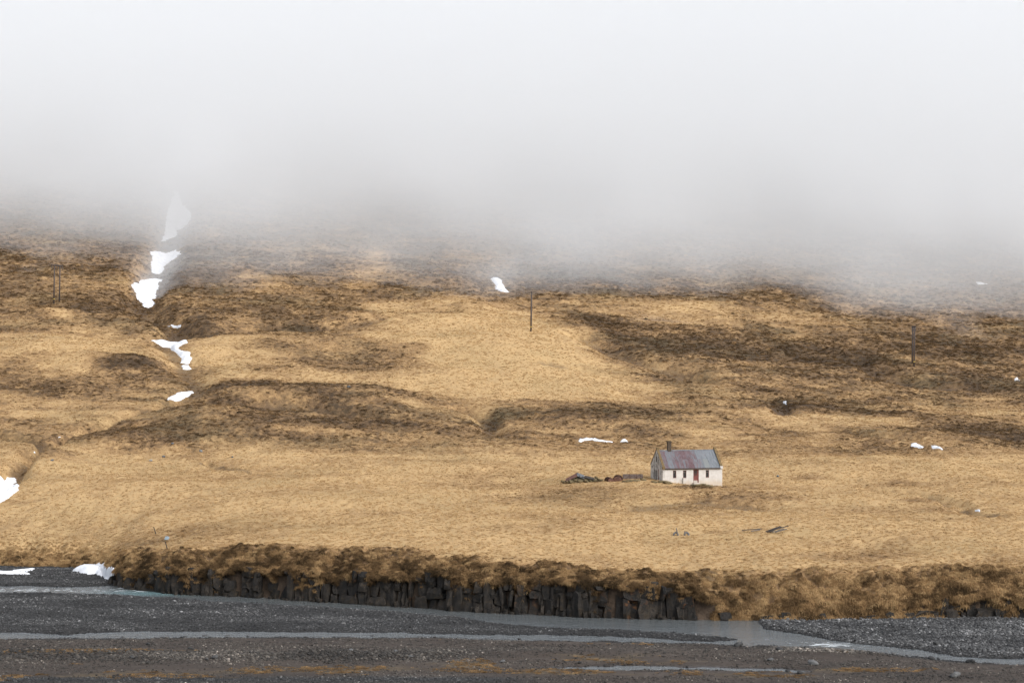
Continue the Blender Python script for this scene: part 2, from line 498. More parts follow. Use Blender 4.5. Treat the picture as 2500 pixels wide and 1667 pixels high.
# mounds: pixel centre, pixel radii, height m
MOUNDS = [
    (300, 892, 110, 16, 1.2), (640, 985, 130, 20, 2.0), (860, 985, 230, 25, 1.8), (560, 1045, 160, 30, 2.2), (900, 1050, 260, 22, 1.6),
    (330, 1085, 200, 20, 1.4), (110, 1130, 70, 16, 1.2), (1180, 850, 260, 80, 2.5), (700, 845, 200, 25, 1.5), (1600, 1182, 230, 16, 0.55), (1620, 1240, 230, 12, -0.45), (1000, 1150, 250, 18, 0.5), (350, 1200, 200, 20, 0.5),
    (2200, 1130, 250, 30, 0.7), (1500, 1040, 200, 20, 1.0), (2300, 1085, 160, 18, 1.0), (130, 770, 60, 8, 1.0), (180, 860, 200, 30, 1.4),
    (1700, 905, 120, 14, 1.0), (1000, 790, 150, 12, 0.8), (2080, 1330, 140, 22, -0.5), (600, 1230, 300, 30, 0.5), (1250, 1275, 400, 20, 0.5),
    (2000, 1275, 300, 14, 0.35), (1400, 1300, 300, 20, 0.3),
]
def _ell(cx, cy, rx, ry):
    x0, d0 = hit(cx, cy)
    _, da = hit(cx, cy - ry)
    _, db = hit(cx, cy + ry)
    return x0, d0, rx * d0 / F, max((da - db) / 2, 1.0)

_gul = [([hit(*p) for p in pts], dep, hw) for pts, dep, hw in GULLIES]
_mnd = [(*_ell(cx, cy, rx, ry), h) for cx, cy, rx, ry, h in MOUNDS]

def seg_dist(x, d, pts):
    best = np.full(np.shape(x), 1e9)
    for (ax, ay), (bx, by) in zip(pts[:-1], pts[1:]):
        vx, vy = bx - ax, by - ay
        t = np.clip(((x - ax) * vx + (d - ay) * vy) / (vx * vx + vy * vy + 1e-9), 0, 1)
        best = np.minimum(best, np.hypot(x - ax - t * vx, d - ay - t * vy))
    return best

# house placement (front left corner, yaw), needed for its pad
HX, HD, HYAW = (1618 - CX) / F * 289.0, 289.0, R(12.7)
HL, HW = 9.46, 6.27
H_EAVES = -19.15
_hc = (HX + math.cos(HYAW) * HL / 2 - math.sin(HYAW) * HW / 2, HD + math.sin(HYAW) * HL / 2 + math.cos(HYAW) * HW / 2)

def macro(x, d):
    x, d = np.broadcast_arrays(np.asarray(x, float), np.asarray(d, float))
    z = base(x, d)
    wx = x + 4.0 * fbm(x, d, 30, 2, 11)
    wd = d + 6.0 * fbm(x, d, 34, 2, 12)
    for x0, d0, rx, ry, h in _mnd:
        q = ((wx - x0) / rx) ** 2 + ((wd - d0) / ry) ** 2
        z = z + 1.35 * h * np.exp(-q)
    gx = x + 1.6 * fbm(x, d, 9, 2, 21)
    gd = d + 2.2 * fbm(x, d, 11, 2, 22)
    for pts, dep, hw in _gul:
        q = seg_dist(gx, gd, pts) / hw
        z = z - dep * 1.15 * np.exp(-np.abs(q * 1.1) ** 2.6)
    # level round the house, falling to the right
    hx, hd = x - _hc[0], d - _hc[1]
    along = hx * math.cos(HYAW) + hd * math.sin(HYAW)
    back = -hx * math.sin(HYAW) + hd * math.cos(HYAW)
    tgt = -21.72 - 0.115 * np.clip(along, -8, 8) + 0.035 * np.clip(back, -14, 14)
    w = np.exp(-((along / 9.0) ** 4) - (back / 7.0) ** 4)
    z = z + (tgt - z) * w
    # broad swells
    far = sstep(230, 330, d)
    z = z + fbm(x, d, 26, 3, 31) * (0.45 + 0.95 * far) * (1 - w) * sstep(1, 8, d - foot(x))
    return z

# where heath, moss, bare earth and the house-foot shade replace the straw: pixel ellipses turned into patches of ground
_HB = [(1170, 830, 300, 95, -.75), (1330, 930, 230, 70, -.5), (1180, 960, 260, 40, -.25), (180, 850, 230, 45, -.55), (560, 855, 150, 40, -.5), (120, 1000, 200, 35, -.3),
       (750, 925, 250, 16, -.35), (905, 660, 36, 60, -.4), (640, 700, 60, 30, -.2), (1750, 770, 360, 32, -.4), (2050, 1025, 220, 22, -.45), (1720, 1055, 150, 25, -.25),
       (2230, 885, 60, 14, -.3), (150, 768, 40, 8, -.4), (250, 690, 90, 25, -.25), (2350, 1000, 150, 15, -.3), (1560, 960, 120, 20, -.25), (950, 745, 100, 16, -.25), (1600, 885, 80, 12, -.2), (500, 960, 180, 10, -.3),
       (330, 898, 65, 13, .65), (650, 945, 120, 13, .5), (830, 965, 220, 20, .45), (760, 1018, 240, 16, .5), (500, 1012, 100, 22, .45), (380, 1072, 200, 22, .45), (900, 1060, 260, 16, .3), (700, 980, 300, 14, .2), (110, 1128, 60, 16, .5),
       (100, 948, 130, 20, .35), (740, 795, 75, 12, .7), (540, 815, 100, 12, .5), (1030, 780, 110, 10, .45), (950, 880, 110, 28, .4), (640, 865, 60, 10, .3), (1470, 790, 90, 24, .45), (1540, 845, 100, 25, .4), (1700, 850, 170, 30, .4),
       (2040, 870, 200, 30, .55), (2330, 850, 170, 30, .35), (2400, 940, 190, 22, .45), (1450, 1015, 260, 24, .5), (1185, 1020, 35, 20, .6), (2380, 1060, 150, 28, .5), (2060, 1000, 200, 12, .45), (1900, 985, 60, 14, .5),
       (1640, 918, 120, 8, .35), (1400, 1215, 160, 16, .30), (1800, 1212, 140, 13, .36), (1720, 1193, 120, 4, .6), (1600, 1235, 200, 10, .2), (700, 1290, 300, 12, .12), (250, 1180, 200, 14, .15), (1100, 1180, 260, 14, .14), (2200, 1250, 260, 16, .15), (2090, 1345, 110, 22, .3), (1550, 1256, 130, 8, .2), (1640, 745, 160, 14, -.2), (90, 1215, 90, 8, .2), (260, 755, 120, 20, .3),  # thin strip along the house front: dark turf plus shade put into the colour
       (480, 790, 60, 12, .35), (700, 770, 200, 10, .2), (300, 1335, 260, 25, .2), (2050, 925, 140, 8, .4), (1390, 905, 70, 6, .3), (2260, 1225, 60, 7, .35), (1230, 1010, 60, 10, .3), (1960, 1165, 60, 6, .3), (2200, 1180, 60, 9, .25),
       (1780, 1305, 110, 5, .2), (2420, 1370, 120, 30, .3), (480, 650, 90, 60, .2), (1450, 690, 200, 40, .2), (850, 1095, 300, 14, .12)]
_hb = [(*_ell(cx, cy, rx, ry), a) for cx, cy, rx, ry, a in _HB]

def heath_mask(x, d):
    v = np.interp(d, [215, 318, 336, 420, 470, 500, 600, 900], [.03, .06, .38, .46, .50, .58, .64, .66])
    wx = x + 5.0 * fbm(x, d, 16, 3, 41)
    wd = d + 8.0 * fbm(x, d, 16, 3, 42)
    for x0, d0, rx, ry, a in _hb:
        q = ((wx - x0) / rx) ** 2 + ((wd - d0) / ry) ** 2
        v = v + a * 0.9 * np.exp(-q ** 1.5)
    v = v + 0.22 * fbm(x, d, 20, 4, 43) * np.interp(d, [300, 340], [0.45, 1]) 
    v = v + np.interp(d, [300, 345], [0.10, 0.42]) * fbm(x * .6, d, 6.0, 4, 45) + 0.26 * fbm(x * .5, d, 12, 4, 46) * sstep(345, 290, d)
    s = d - foot(x)
    bank = sstep(9.0, 4.0, s + 2.5 * fbm(x, d, 6, 3, 44)) * (0.62 - 0.40 * sstep(-46, -56, x) - 0.16 * sstep(20, 34, x))
    return np.clip(np.maximum(v, bank), 0, 1)

def height(x, d, heath=None):
    """ground with hummocks"""
    if heath is None: heath = heath_mask(x, d)
    z = macro(x, d)
    s = d - foot(x)
    near = sstep(0.5, 2.5, s)
    b = np.abs(gn(x / 1.5, d / 1.7, 51))
    hum = 0.40 * (0.45 - b) * sstep(0.15, 0.55, heath) + 0.12 * gn(x / 1.1, d / 1.2, 52) + 0.16 * gn(x / 3.7, d / 4.2, 53)
    hum = hum + (0.6 * gn(x / 2.0, d / 1.7, 54) + 0.7 * gn(x / 4.2, d / 3.0, 56)) * sstep(8.5, 5, s)
    hum = hum + 0.5 * np.abs(gn(x / 4.5, d / 5.0, 55)) * sstep(0.3, 0.7, heath) * sstep(330, 360, d)
    pad = np.exp(-(((x - _hc[0]) / 8) ** 4 + ((d - _hc[1]) / 6) ** 4))
    return z + hum * near * (1 - 0.8 * pad)

# ------------------------------------------------------------------ hillside mesh
rows = np.concatenate([np.arange(202, 262, 0.33), np.arange(262, 340, 0.42), np.arange(340, 480, 0.55), np.arange(480, 680, 1.1), np.arange(680, 1600, 9.0)])
u = np.concatenate([np.linspace(-1.6, -0.31, 60)[:-1], np.linspace(-0.31, 0.31, 680), np.linspace(0.31, 1.6, 60)[1:]])
DG, UG = np.meshgrid(rows, u, indexing='ij')
XG = UG * (DG * 0.9 + 25)
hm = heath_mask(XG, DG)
ZG = height(XG, DG, hm)
me = np_mesh('hillside', np.stack([XG, DG, ZG], -1).reshape(-1, 3), grid_faces(*XG.shape))
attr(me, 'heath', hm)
bare = np.zeros_like(hm)
for k_, (pts, dep, hw) in enumerate(_gul):
    q = seg_dist(XG + 1.2 * fbm(XG, DG, 5, 2, 61), DG + 1.2 * fbm(XG, DG, 5, 2, 62), pts)
    bare = np.maximum(bare, sstep(0.75 * hw, 0.15 * hw, q + .25 * hw * fbm(XG, DG, 2.5, 2, 63)) * (0.65 if k_ in (0, 1, 2, 3, 6, 9, 10, 11, 12) else 0.5))
S = DG - foot(XG)
bare = np.maximum(bare, sstep(1.3, 0.6, S))
attr(me, 'bare', bare)
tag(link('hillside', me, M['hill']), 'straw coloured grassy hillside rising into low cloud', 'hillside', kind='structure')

# ------------------------------------------------------------------ riverbed and water
def lerp_px(px, pts):
    p = np.array(pts, float)
    return np.interp(px, p[:, 0], p[:, 1])

MAIN_BOT = [(-600, 1446), (0, 1447), (250, 1450), (400, 1459), (500, 1467), (625, 1474), (800, 1482), (900, 1489), (1100, 1504), (1250, 1526), (1400, 1534), (1500, 1537), (1700, 1549), (1830, 1562),
            (1831, 1576), (1900, 1577), (2000, 1582), (2100, 1592), (2200, 1604), (2300, 1613), (2400, 1619), (2500, 1623), (3200, 1650)]
MAIN_TOP = [(-600, 1429), (0, 1430), (200, 1432), (280, 1430), (300, 1400), (1840, 1400), (1850, 1516), (1875, 1534), (2000, 1556), (2100, 1571), (2200, 1582), (2300, 1593), (2400, 1599), (2500, 1603), (3200, 1625)]
SEC_TOP = [(-600, 1540), (0, 1543), (150, 1548), (250, 1544), (400, 1541), (625, 1542), (900, 1543), (1250, 1549), (1500, 1553), (1700, 1564), (1840, 1560)]
SEC_BOT = [(-600, 1558), (0, 1559), (250, 1559), (400, 1557), (625, 1555), (900, 1555), (1100, 1558), (1250, 1563), (1500, 1566), (1700, 1572), (1840, 1577)]
POOL_TOP = [(1300, 1630), (1320, 1628), (1500, 1626), (1700, 1628), (1875, 1631), (1995, 1640)]
POOL_BOT = [(1300, 1630), (1320, 1632), (1500, 1634), (1700, 1635), (1875, 1638), (1995, 1640)]

def channel(x, d):
    """signed metres inside the nearest channel (positive under water)"""
    jx, jd = x + 0.8 * fbm(x, d, 5, 3, 71), d + 0.9 * fbm(x, d, 4, 3, 72)
    px, py = CX + jx / jd * F, CY + F * 30.0 / jd
    k = jd * jd / (F * 30.0)
    def band(top, bot, lo, hi):
        s = np.minimum(py - lerp_px(px, top), lerp_px(px, bot) - py) * k
        return np.where((px > lo) & (px < hi), s, -50.0)
    a = band(MAIN_TOP, MAIN_BOT, -5000, 5000)
    b = band(SEC_TOP, SEC_BOT, -5000, 1836)
    c = band(POOL_TOP, POOL_BOT, 1300, 1995)
    return np.maximum(np.maximum(a, b), c)

def bed(x, d):
    s = channel(x, d)
    z = ZW + np.clip(-s * 0.14, -0.55, 0.20)
    z = z + 0.05 * gn(x / 1.3, d / 1.3, 73) + 0.10 * fbm(x, d, 7, 3, 74)
    # gravel rapids between the two channels
    py = CY + F * 30.0 / d; px = CX + x / d * F
    z = z + 0.35 * np.exp(-(((py - 1600) / 10) ** 2)) * (0.6 + 0.6 * gn(x / 9, d / 9, 75))
    # shingle bank in front of the left slope
    z = z + 0.55 * sstep(-45, -55, x) * np.exp(-(((py - 1404) / 9) ** 2))
    # the near side: a steep bluff on which the photographer stands
    z = np.where(d < 60, z + 27.4 * sstep(34, 5, d), z)
    return z

dr = np.concatenate([np.arange(-60, 0, 10.0), np.arange(0, 40, 1.0), np.arange(40, 150, 5.0), np.arange(150, 262, 0.34)])
ur = np.concatenate([np.linspace(-260, -76, 40)[:-1], np.linspace(-76, 76, 430), np.linspace(76, 260, 40)[1:]])
DB, XB = np.meshgrid(dr, ur, indexing='ij')
ds_ = np.maximum(DB, 5.0)
ZB = np.where(DB < 5, -2.3, bed(XB, ds_))
me = np_mesh('riverbed', np.stack([XB, DB, ZB], -1).reshape(-1, 3), grid_faces(*XB.shape))
PXB, PYB = CX + XB / ds_ * F, CY + F * 30.0 / ds_

def moss_mask(px, py):
    m = 0
    for cx, cy, rx, ry, a in [(200, 1598, 330, 6, .75), (60, 1602, 140, 6, .5), (330, 1592, 180, 5, .5), (700, 1640, 420, 11, .8), (1000, 1628, 200, 10, .5), (250, 1655, 420, 9, .7), (1450, 1612, 160, 9, .8), (1650, 1620, 200, 6, .6),
                              (1330, 1645, 130, 10, .7), (1700, 1650, 350, 8, .6), (1150, 1625, 80, 9, .6), (2080, 1640, 160, 6, .7), (1900, 1655, 120, 7, .5), (300, 1557, 260, 2.5, .6), (2200, 1640, 300, 5, .35), (1350, 1575, 250, 4, .4), (700, 1570, 300, 3, .35),
                              (230, 1595, 120, 4, .5), (2050, 1600, 180, 5, .3)]:
        m = m + a * np.exp(-(((px - cx) / rx) ** 2 + ((py - cy) / ry) ** 2))
    return np.clip(m, 0, 1)

def brown_mask(px, py):
    """brown silt on the near side of the braids"""
    near = sstep(0, 8, py - np.where(px < 1836, lerp_px(px, SEC_BOT), lerp_px(px, MAIN_BOT)))
    grey = np.exp(-(((py - 1664) / 8) ** 2)) * sstep(1400, 1150, px)
    return np.clip(near * 0.85 - grey, 0, 1)

attr(me, 'moss', moss_mask(PXB, PYB))
attr(me, 'bar', brown_mask(PXB, PYB))
attr(me, 'wet', sstep(0.10, 0.0, ZB - ZW))
tag(link('riverbed', me, M['bed']), 'grey shingle riverbed with braided channels', 'riverbed', kind='structure')

dw = np.arange(150, 262, 0.6)
uw = np.linspace(-130, 130, 420)
DW, XW = np.meshgrid(dw, uw, indexing='ij')
PXW, PYW = CX + XW / DW * F, CY + F * 30.0 / DW
me = np_mesh('river', np.stack([XW, DW, np.full_like(XW, ZW)], -1).reshape(-1, 3), grid_faces(*XW.shape))
foam = np.zeros_like(XW)
for cx, cy, rx, ry, a in [(100, 1440, 260, 8, .55), (330, 1441, 90, 8, .6), (320, 1435, 50, 4, .8), (380, 1443, 60, 5, .5), (2030, 1573, 110, 9, .66), (2090, 1578, 60, 6, .5), (1860, 1560, 60, 10, .4), (1950, 1565, 60, 9, .45), (650, 1459, 120, 1.5, .5), (1500, 1548, 60, 4, .45), (1650, 1535, 200, 10, .20), (1250, 1510, 200, 6, .18), (900, 1478, 150, 3, .3), (0, 1438, 100, 7, .3), (2200, 1590, 80, 5, .2)]:
    foam = np.maximum(foam, a * np.exp(-(((PXW - cx) / rx) ** 2 + ((PYW - cy) / ry) ** 2)))
attr(me, 'foam', foam)
attr(me, 'teal', np.exp(-(((PXW - 370) / 110) ** 2 + ((PYW - 1447) / 7) ** 2)))
tag(link('river', me, M['water']), 'shallow grey-green river running below the dark bank', 'river', kind='structure')

# ------------------------------------------------------------------ low cloud on the upper slope
FOG_SIGMA = 0.024
def fog_mesh():
    # section: offset in metres from the contact line (towards the hill positive), height above the contact
    sec = [(260, -60), (20, -18), (-50, -11.5), (-22, -4), (-2, 3), (8, 9), (14, 16), (17, 22), (22, 30), (36, 52), (85, 116), (150, 185), (700, 410), (900, 480), (900, -60)]
    xs = np.concatenate([np.linspace(-900, -240, 40), np.linspace(-235, 235, 190), np.linspace(240, 900, 40)])
    n = len(sec)
    V = np.zeros((len(xs), n, 3))
    dc = np.interp(xs, [-900, -150, -60, 0, 60, 140, 900], [550, 552, 556, 556, 556, 553, 548])
    hz = base(xs, dc)
    for j, (o, h) in enumerate(sec):
        low = 1.0 if 2 <= j <= 8 else 0.0
        wob = low * (12 * gn(xs / 60, np.full_like(xs, j * 0.30), 81) + 4 * gn(xs / 19, np.full_like(xs, j * 0.6), 82) + 1 * gn(xs / 7, np.full_like(xs, j * 0.6), 84))
        V[:, j, 0] = xs
        V[:, j, 1] = dc + o + wob
        V[:, j, 2] = np.where(j >= n - 5, h + 25, hz + h + low * 3 * gn(xs / 30, np.full_like(xs, j * 0.4), 83)) if j < n - 1 else -60
        if j == 0: V[:, j, 2] = -60
    idx = np.arange(len(xs) * n).reshape(len(xs), n)
    nx = np.roll(idx, -1, 1)
    quads = np.stack([idx[:-1], idx[1:], nx[1:], nx[:-1]], -1).reshape(-1, 4)
    me = bpy.data.meshes.new('haze')
    me.from_pydata(V.reshape(-1, 3).tolist(), [], quads.tolist() + [idx[0].tolist(), idx[-1][::-1].tolist()])
    bm = bmesh.new(); bm.from_mesh(me)
    bmesh.ops.recalc_face_normals(bm, faces=bm.faces)
    bm.to_mesh(me); bm.free()
    return me
t = NT('low_cloud')
pv = t.n('ShaderNodeVolumePrincipled', {'Color': (0.931, 0.936, 0.940, 1), 'Density': FOG_SIGMA, 'Anisotropy': 0.0})
t.t.links.new(pv.outputs[0], t.out.inputs['Volume'])
fog = tag(link('haze', fog_mesh(), t.m), 'pale low cloud hiding the upper hillside', 'haze', kind='stuff')
#SPLIT
# ------------------------------------------------------------------ scatter (grass and gravel: nobody could count them)
def scatter(name, protos, pos, rot, scl, tone, label, cat, extra=None):
    n = len(pos)
    me = bpy.data.meshes.new(name)
    me.vertices.add(n)
    me.vertices.foreach_set('co', np.asarray(pos, np.float32).ravel())
    attr(me, 'rot', rot, 'FLOAT_VECTOR')
    attr(me, 'scl', scl, 'FLOAT_VECTOR')
    attr(me, 'tone', tone)
    attr(me, 'pick', rng.integers(0, len(protos), n), 'INT')
    for k, v in (extra or {}).items(): attr(me, k, v)
    o = link(name, me)
    g = bpy.data.node_groups.new(name + '_nodes', 'GeometryNodeTree')
    g.interface.new_socket('Geometry', in_out='INPUT', socket_type='NodeSocketGeometry')
    g.interface.new_socket('Geometry', in_out='OUTPUT', socket_type='NodeSocketGeometry')
    N, L = g.nodes, g.links
    gi, go = N.new('NodeGroupInput'), N.new('NodeGroupOutput')
    m2p = N.new('GeometryNodeMeshToPoints')
    L.new(gi.outputs[0], m2p.inputs[0])
    jn = N.new('GeometryNodeJoinGeometry')
    for p in protos:
        oi = N.new('GeometryNodeObjectInfo')
        oi.inputs['Object'].default_value = p
        oi.inputs['As Instance'].default_value = False
        g2i = N.new('GeometryNodeGeometryToInstance')
        L.new(oi.outputs['Geometry'], g2i.inputs[0])
        L.new(g2i.outputs[0], jn.inputs[0])
    iop = N.new('GeometryNodeInstanceOnPoints')
    L.new(m2p.outputs[0], iop.inputs['Points'])
    L.new(jn.outputs[0], iop.inputs['Instance'])
    iop.inputs['Pick Instance'].default_value = True
    def na(nm, typ):
        a = N.new('GeometryNodeInputNamedAttribute'); a.data_type = typ
        a.inputs['Name'].default_value = nm
        return a.outputs['Attribute']
    L.new(na('pick', 'INT'), iop.inputs['Instance Index'])
    e2r = N.new('FunctionNodeEulerToRotation')
    L.new(na('rot', 'FLOAT_VECTOR'), e2r.inputs[0])
    L.new(e2r.outputs[0], iop.inputs['Rotation'])
    L.new(na('scl', 'FLOAT_VECTOR'), iop.inputs['Scale'])
    L.new(iop.outputs[0], go.inputs[0])
    md = o.modifiers.new('scatter', 'NODES')
    md.node_group = g
    tag(o, label, cat, kind='stuff')
    return o

def proto(me):
    return bpy.data.objects.new(me.name, me)        # datablock only, never placed in the scene

def tuft_mesh(seed, n, lean, spread, width):
    r = np.random.default_rng(seed)
    V, Fc, tip = [], [], []
    for i in range(n):
        a = r.uniform(0, 2 * math.pi)
        rad = spread * math.sqrt(r.uniform(0, 1))
        bx, by = rad * math.cos(a), rad * math.sin(a)
        h = (0.55 + 0.45 * r.uniform()) * (1 - 0.45 * (rad / spread) ** 2)
        out = lean * (0.25 + rad / spread) * r.uniform(0.5, 1.3)
        ox, oy = out * math.cos(a + r.normal(0, .5)), out * math.sin(a + r.normal(0, .5))
        ta = r.uniform(0, 2 * math.pi)
        wx, wy = width * math.cos(ta), width * math.sin(ta)
        b = len(V)
        V += [(bx - wx, by - wy, -0.08), (bx + wx, by + wy, -0.08),
              (bx + ox * .35 - wx * .8, by + oy * .35 - wy * .8, h * .62), (bx + ox * .35 + wx * .8, by + oy * .35 + wy * .8, h * .62),
              (bx + ox, by + oy, h * (0.95 - 0.35 * min(out, 1)))]
        tip += [0, 0, .7, .7, 1]
        Fc += [(b, b + 1, b + 3), (b, b + 3, b + 2), (b + 2, b + 3, b + 4)]
    me = np_mesh('grass_tuft', np.array(V), np.array(Fc), False)
    attr(me, 'tip', tip)
    me.materials.append(M['tuft'])
    return proto(me)

def clump_mesh(seed):
    """a thick hanging clump for the bank: a lumpy cushion bristling with blades"""
    r = np.random.default_rng(seed)
    V, Fc, tip = [], [], []
    for i in range(190):
        a = r.uniform(0, 2 * math.pi); e = math.acos(r.uniform(0.0, 1))
        n = np.array([math.sin(e) * math.cos(a), math.sin(e) * math.sin(a), math.cos(e)])
        p0 = n * np.array([.42, .42, .38]) * r.uniform(.6, 1)
        L = r.uniform(.28, .75)
        d = n * .55 + np.array([0, -0.25, 0.15]) + r.normal(0, .18, 3)
        p1 = p0 + d * L * .6
        p2 = p1 + (d * .45 + np.array([0, -.15, -.8])) * L * .75
        w = np.cross(n, r.normal(0, 1, 3)); w = w / (np.linalg.norm(w) + 1e-6) * 0.028
        b = len(V)
        V += [p0 - w, p0 + w, p1 - w * .8, p1 + w * .8, p2]
        tip += [0, 0, .7, .7, 1]
        Fc += [(b, b + 1, b + 3), (b, b + 3, b + 2), (b + 2, b + 3, b + 4)]
    me = np_mesh('grass_clump', np.array(V), np.array(Fc), False)
    attr(me, 'tip', tip)
    me.materials.append(M['tuft'])
    return proto(me)

tufts = [tuft_mesh(100 + i, 34, 0.55, 0.55, 0.045) for i in range(4)]
clumps = [clump_mesh(200 + i) for i in range(4)]

def in_snow(x, d):
    m = np.zeros(np.shape(x), bool)
    for poly in SNOW_PLAN:
        m |= poly_sd(x, d, poly) > -0.25
    return m

def poly_sd(x, d, poly):
    """signed distance to polygon, positive inside"""
    P = np.asarray(poly, float)
    best = np.full(np.shape(x), 1e9)
    ins = np.zeros(np.shape(x), bool)
    j = len(P) - 1
    for i in range(len(P)):
        ax, ay = P[j]; bx, by = P[i]
        vx, vy = bx - ax, by - ay
        t = np.clip(((x - ax) * vx + (d - ay) * vy) / (vx * vx + vy * vy + 1e-9), 0, 1)
        best = np.minimum(best, np.hypot(x - ax - t * vx, d - ay - t * vy))
        c = ((by > d) != (ay > d)) & (x < (ax - bx) * (d - by) / (ay - by + 1e-12) + bx)
        ins ^= c
        j = i
    return np.where(ins, best, -best)

# ------------------------------------------------------------------ snow patches: outlines in photo pixels laid on the ground
def z(ox, oy, k, pts):
    return [(ox + a / k, oy + b / k) for a, b in pts]
K1 = 3.7328
SNOW = [
    ([(395, 591), (404, 563), (407, 528), (415, 505), (424, 470), (434, 470), (444, 500), (455, 510), (468, 531), (459, 547), (430, 563), (433, 577)], .5, 'half hidden snow strip highest in the gully, fading into the cloud'),
    (z(0, 560, K1, [(1365, 215), (1400, 200), (1600, 190), (1645, 232), (1580, 290), (1510, 325), (1480, 398), (1380, 405), (1378, 330), (1390, 280)]), .5, 'broad topped snow patch in the gully just below the cloud'),
    (z(0, 560, K1, [(1200, 515), (1265, 510), (1295, 465), (1390, 465), (1480, 465), (1440, 500), (1450, 525), (1420, 580), (1420, 635), (1380, 650), (1415, 675), (1385, 708), (1305, 718), (1300, 675), (1250, 645), (1240, 590)]), .5, 'ragged wedge of white snow in the gully level with the paired poles'),
    (z(0, 560, K1, [(1520, 888), (1580, 880), (1650, 873), (1645, 898), (1560, 893)]), .25, 'small flat sliver of snow above the gully fork'),
    (z(0, 560, K1, [(1375, 1018), (1470, 1018), (1520, 1030), (1670, 1020), (1705, 1040), (1610, 1080), (1640, 1110), (1725, 1125), (1740, 1190), (1725, 1225), (1650, 1220), (1660, 1180), (1590, 1110), (1550, 1080), (1450, 1055)]), .4, 'Y shaped snow patch where the gully narrows'),
    (z(0, 560, K1, [(1655, 1240), (1720, 1240), (1743, 1272), (1668, 1275)]), .25, 'little snow remnant right below the Y shaped patch'),
    (z(0, 560, K1, [(1525, 1555), (1570, 1520), (1680, 1490), (1775, 1483), (1730, 1520), (1600, 1565)]), .35, 'slanting leaf shaped snow patch at the bend of the stream'),
    (z(0, 960, K1, [(-80, 790), (10, 790), (60, 778), (165, 772), (125, 826), (160, 850), (150, 905), (80, 950), (0, 998), (-80, 1030)]), .5, 'large snow patch cut by the left edge of the view'),
    (z(0, 960, K1, [(520, 415), (535, 403), (555, 408), (540, 418)]), .2, 'tiny snow dot in the lower stream bed'),
    (z(0, 960, K1, [(305, 543), (322, 532), (332, 538)]), .15, 'tiny snow speck lowest in the stream bed'),
    (z(0, 1280, 3.7632, [(665, 428), (760, 405), (870, 380), (965, 362), (955, 405), (985, 420), (1058, 418), (1045, 455), (970, 495), (930, 470), (880, 450), (810, 460), (760, 448)]), .45, 'bright snow bank on the shingle at the start of the rock cliff'),
    (z(0, 1280, 3.7632, [(-60, 430), (130, 435), (265, 450), (270, 458), (-60, 452)]), .2, 'thin snow strip on the shingle at the left edge'),
    (z(0, 1280, 3.7632, [(110, 427), (240, 415), (330, 407), (300, 420), (250, 433)]), .2, 'thin pointed snow strip at the foot of the left grass slope'),
    (z(625, 560, K1, [(2140, 465), (2170, 448), (2240, 470), (2235, 490), (2260, 520), (2270, 545), (2310, 582), (2240, 580), (2180, 545), (2190, 515)]), .4, 'crooked snow patch alone on the slope above the middle pole'),
    (z(1875, 560, K1, [(1895, 480), (1960, 490), (2005, 505), (1915, 510)]), .3, 'faint snow sliver in the mist at the right'),
    (z(1875, 560, K1, [(2245, 1360), (2270, 1356), (2290, 1385), (2250, 1390)]), .3, 'small round snow spot near the right edge'),
    (z(1340, 1040, 4.704, [(340, 182), (352, 155), (500, 147), (600, 168), (735, 184), (600, 184), (545, 172), (480, 165), (400, 172), (370, 186)]), .25, 'long thin snow strip behind the rusty ruins'),
    (z(1340, 1040, 4.704, [(825, 183), (840, 158), (880, 155), (918, 185)]), .25, 'small snow cap between the long strip and the house'),
    (z(1875, 960, K1, [(1300, 490), (1305, 465), (1340, 455), (1380, 470), (1415, 490), (1410, 500)]), .3, 'left one of two snow patches side by side right of the house'),
    (z(1875, 960, K1, [(1490, 480), (1545, 485), (1598, 516), (1495, 505)]), .25, 'right one of two snow patches side by side right of the house'),
    (z(1875, 960, K1, [(1875, 1072), (1930, 1065), (1932, 1083), (1890, 1082)]), .25, 'small snow patch in the grassy ditch at the right'),
    (z(1875, 960, K1, [(132, 100), (165, 93), (168, 115), (140, 116)]), .25, 'small broken snow spot in the dark hollow upslope of the house'),
]
def ground_all(x, d):
    return np.maximum(macro(x, d), np.where(d - foot(x) < 0.4, np.where(d < 262, bed(x, np.minimum(d, 262.0)), -99), -99))
SNOW_PLAN = []
for pts, thick, lab in SNOW:
    SNOW_PLAN.append([hit(a, b, ground_all, 200, 900, 0.15) for a, b in pts])
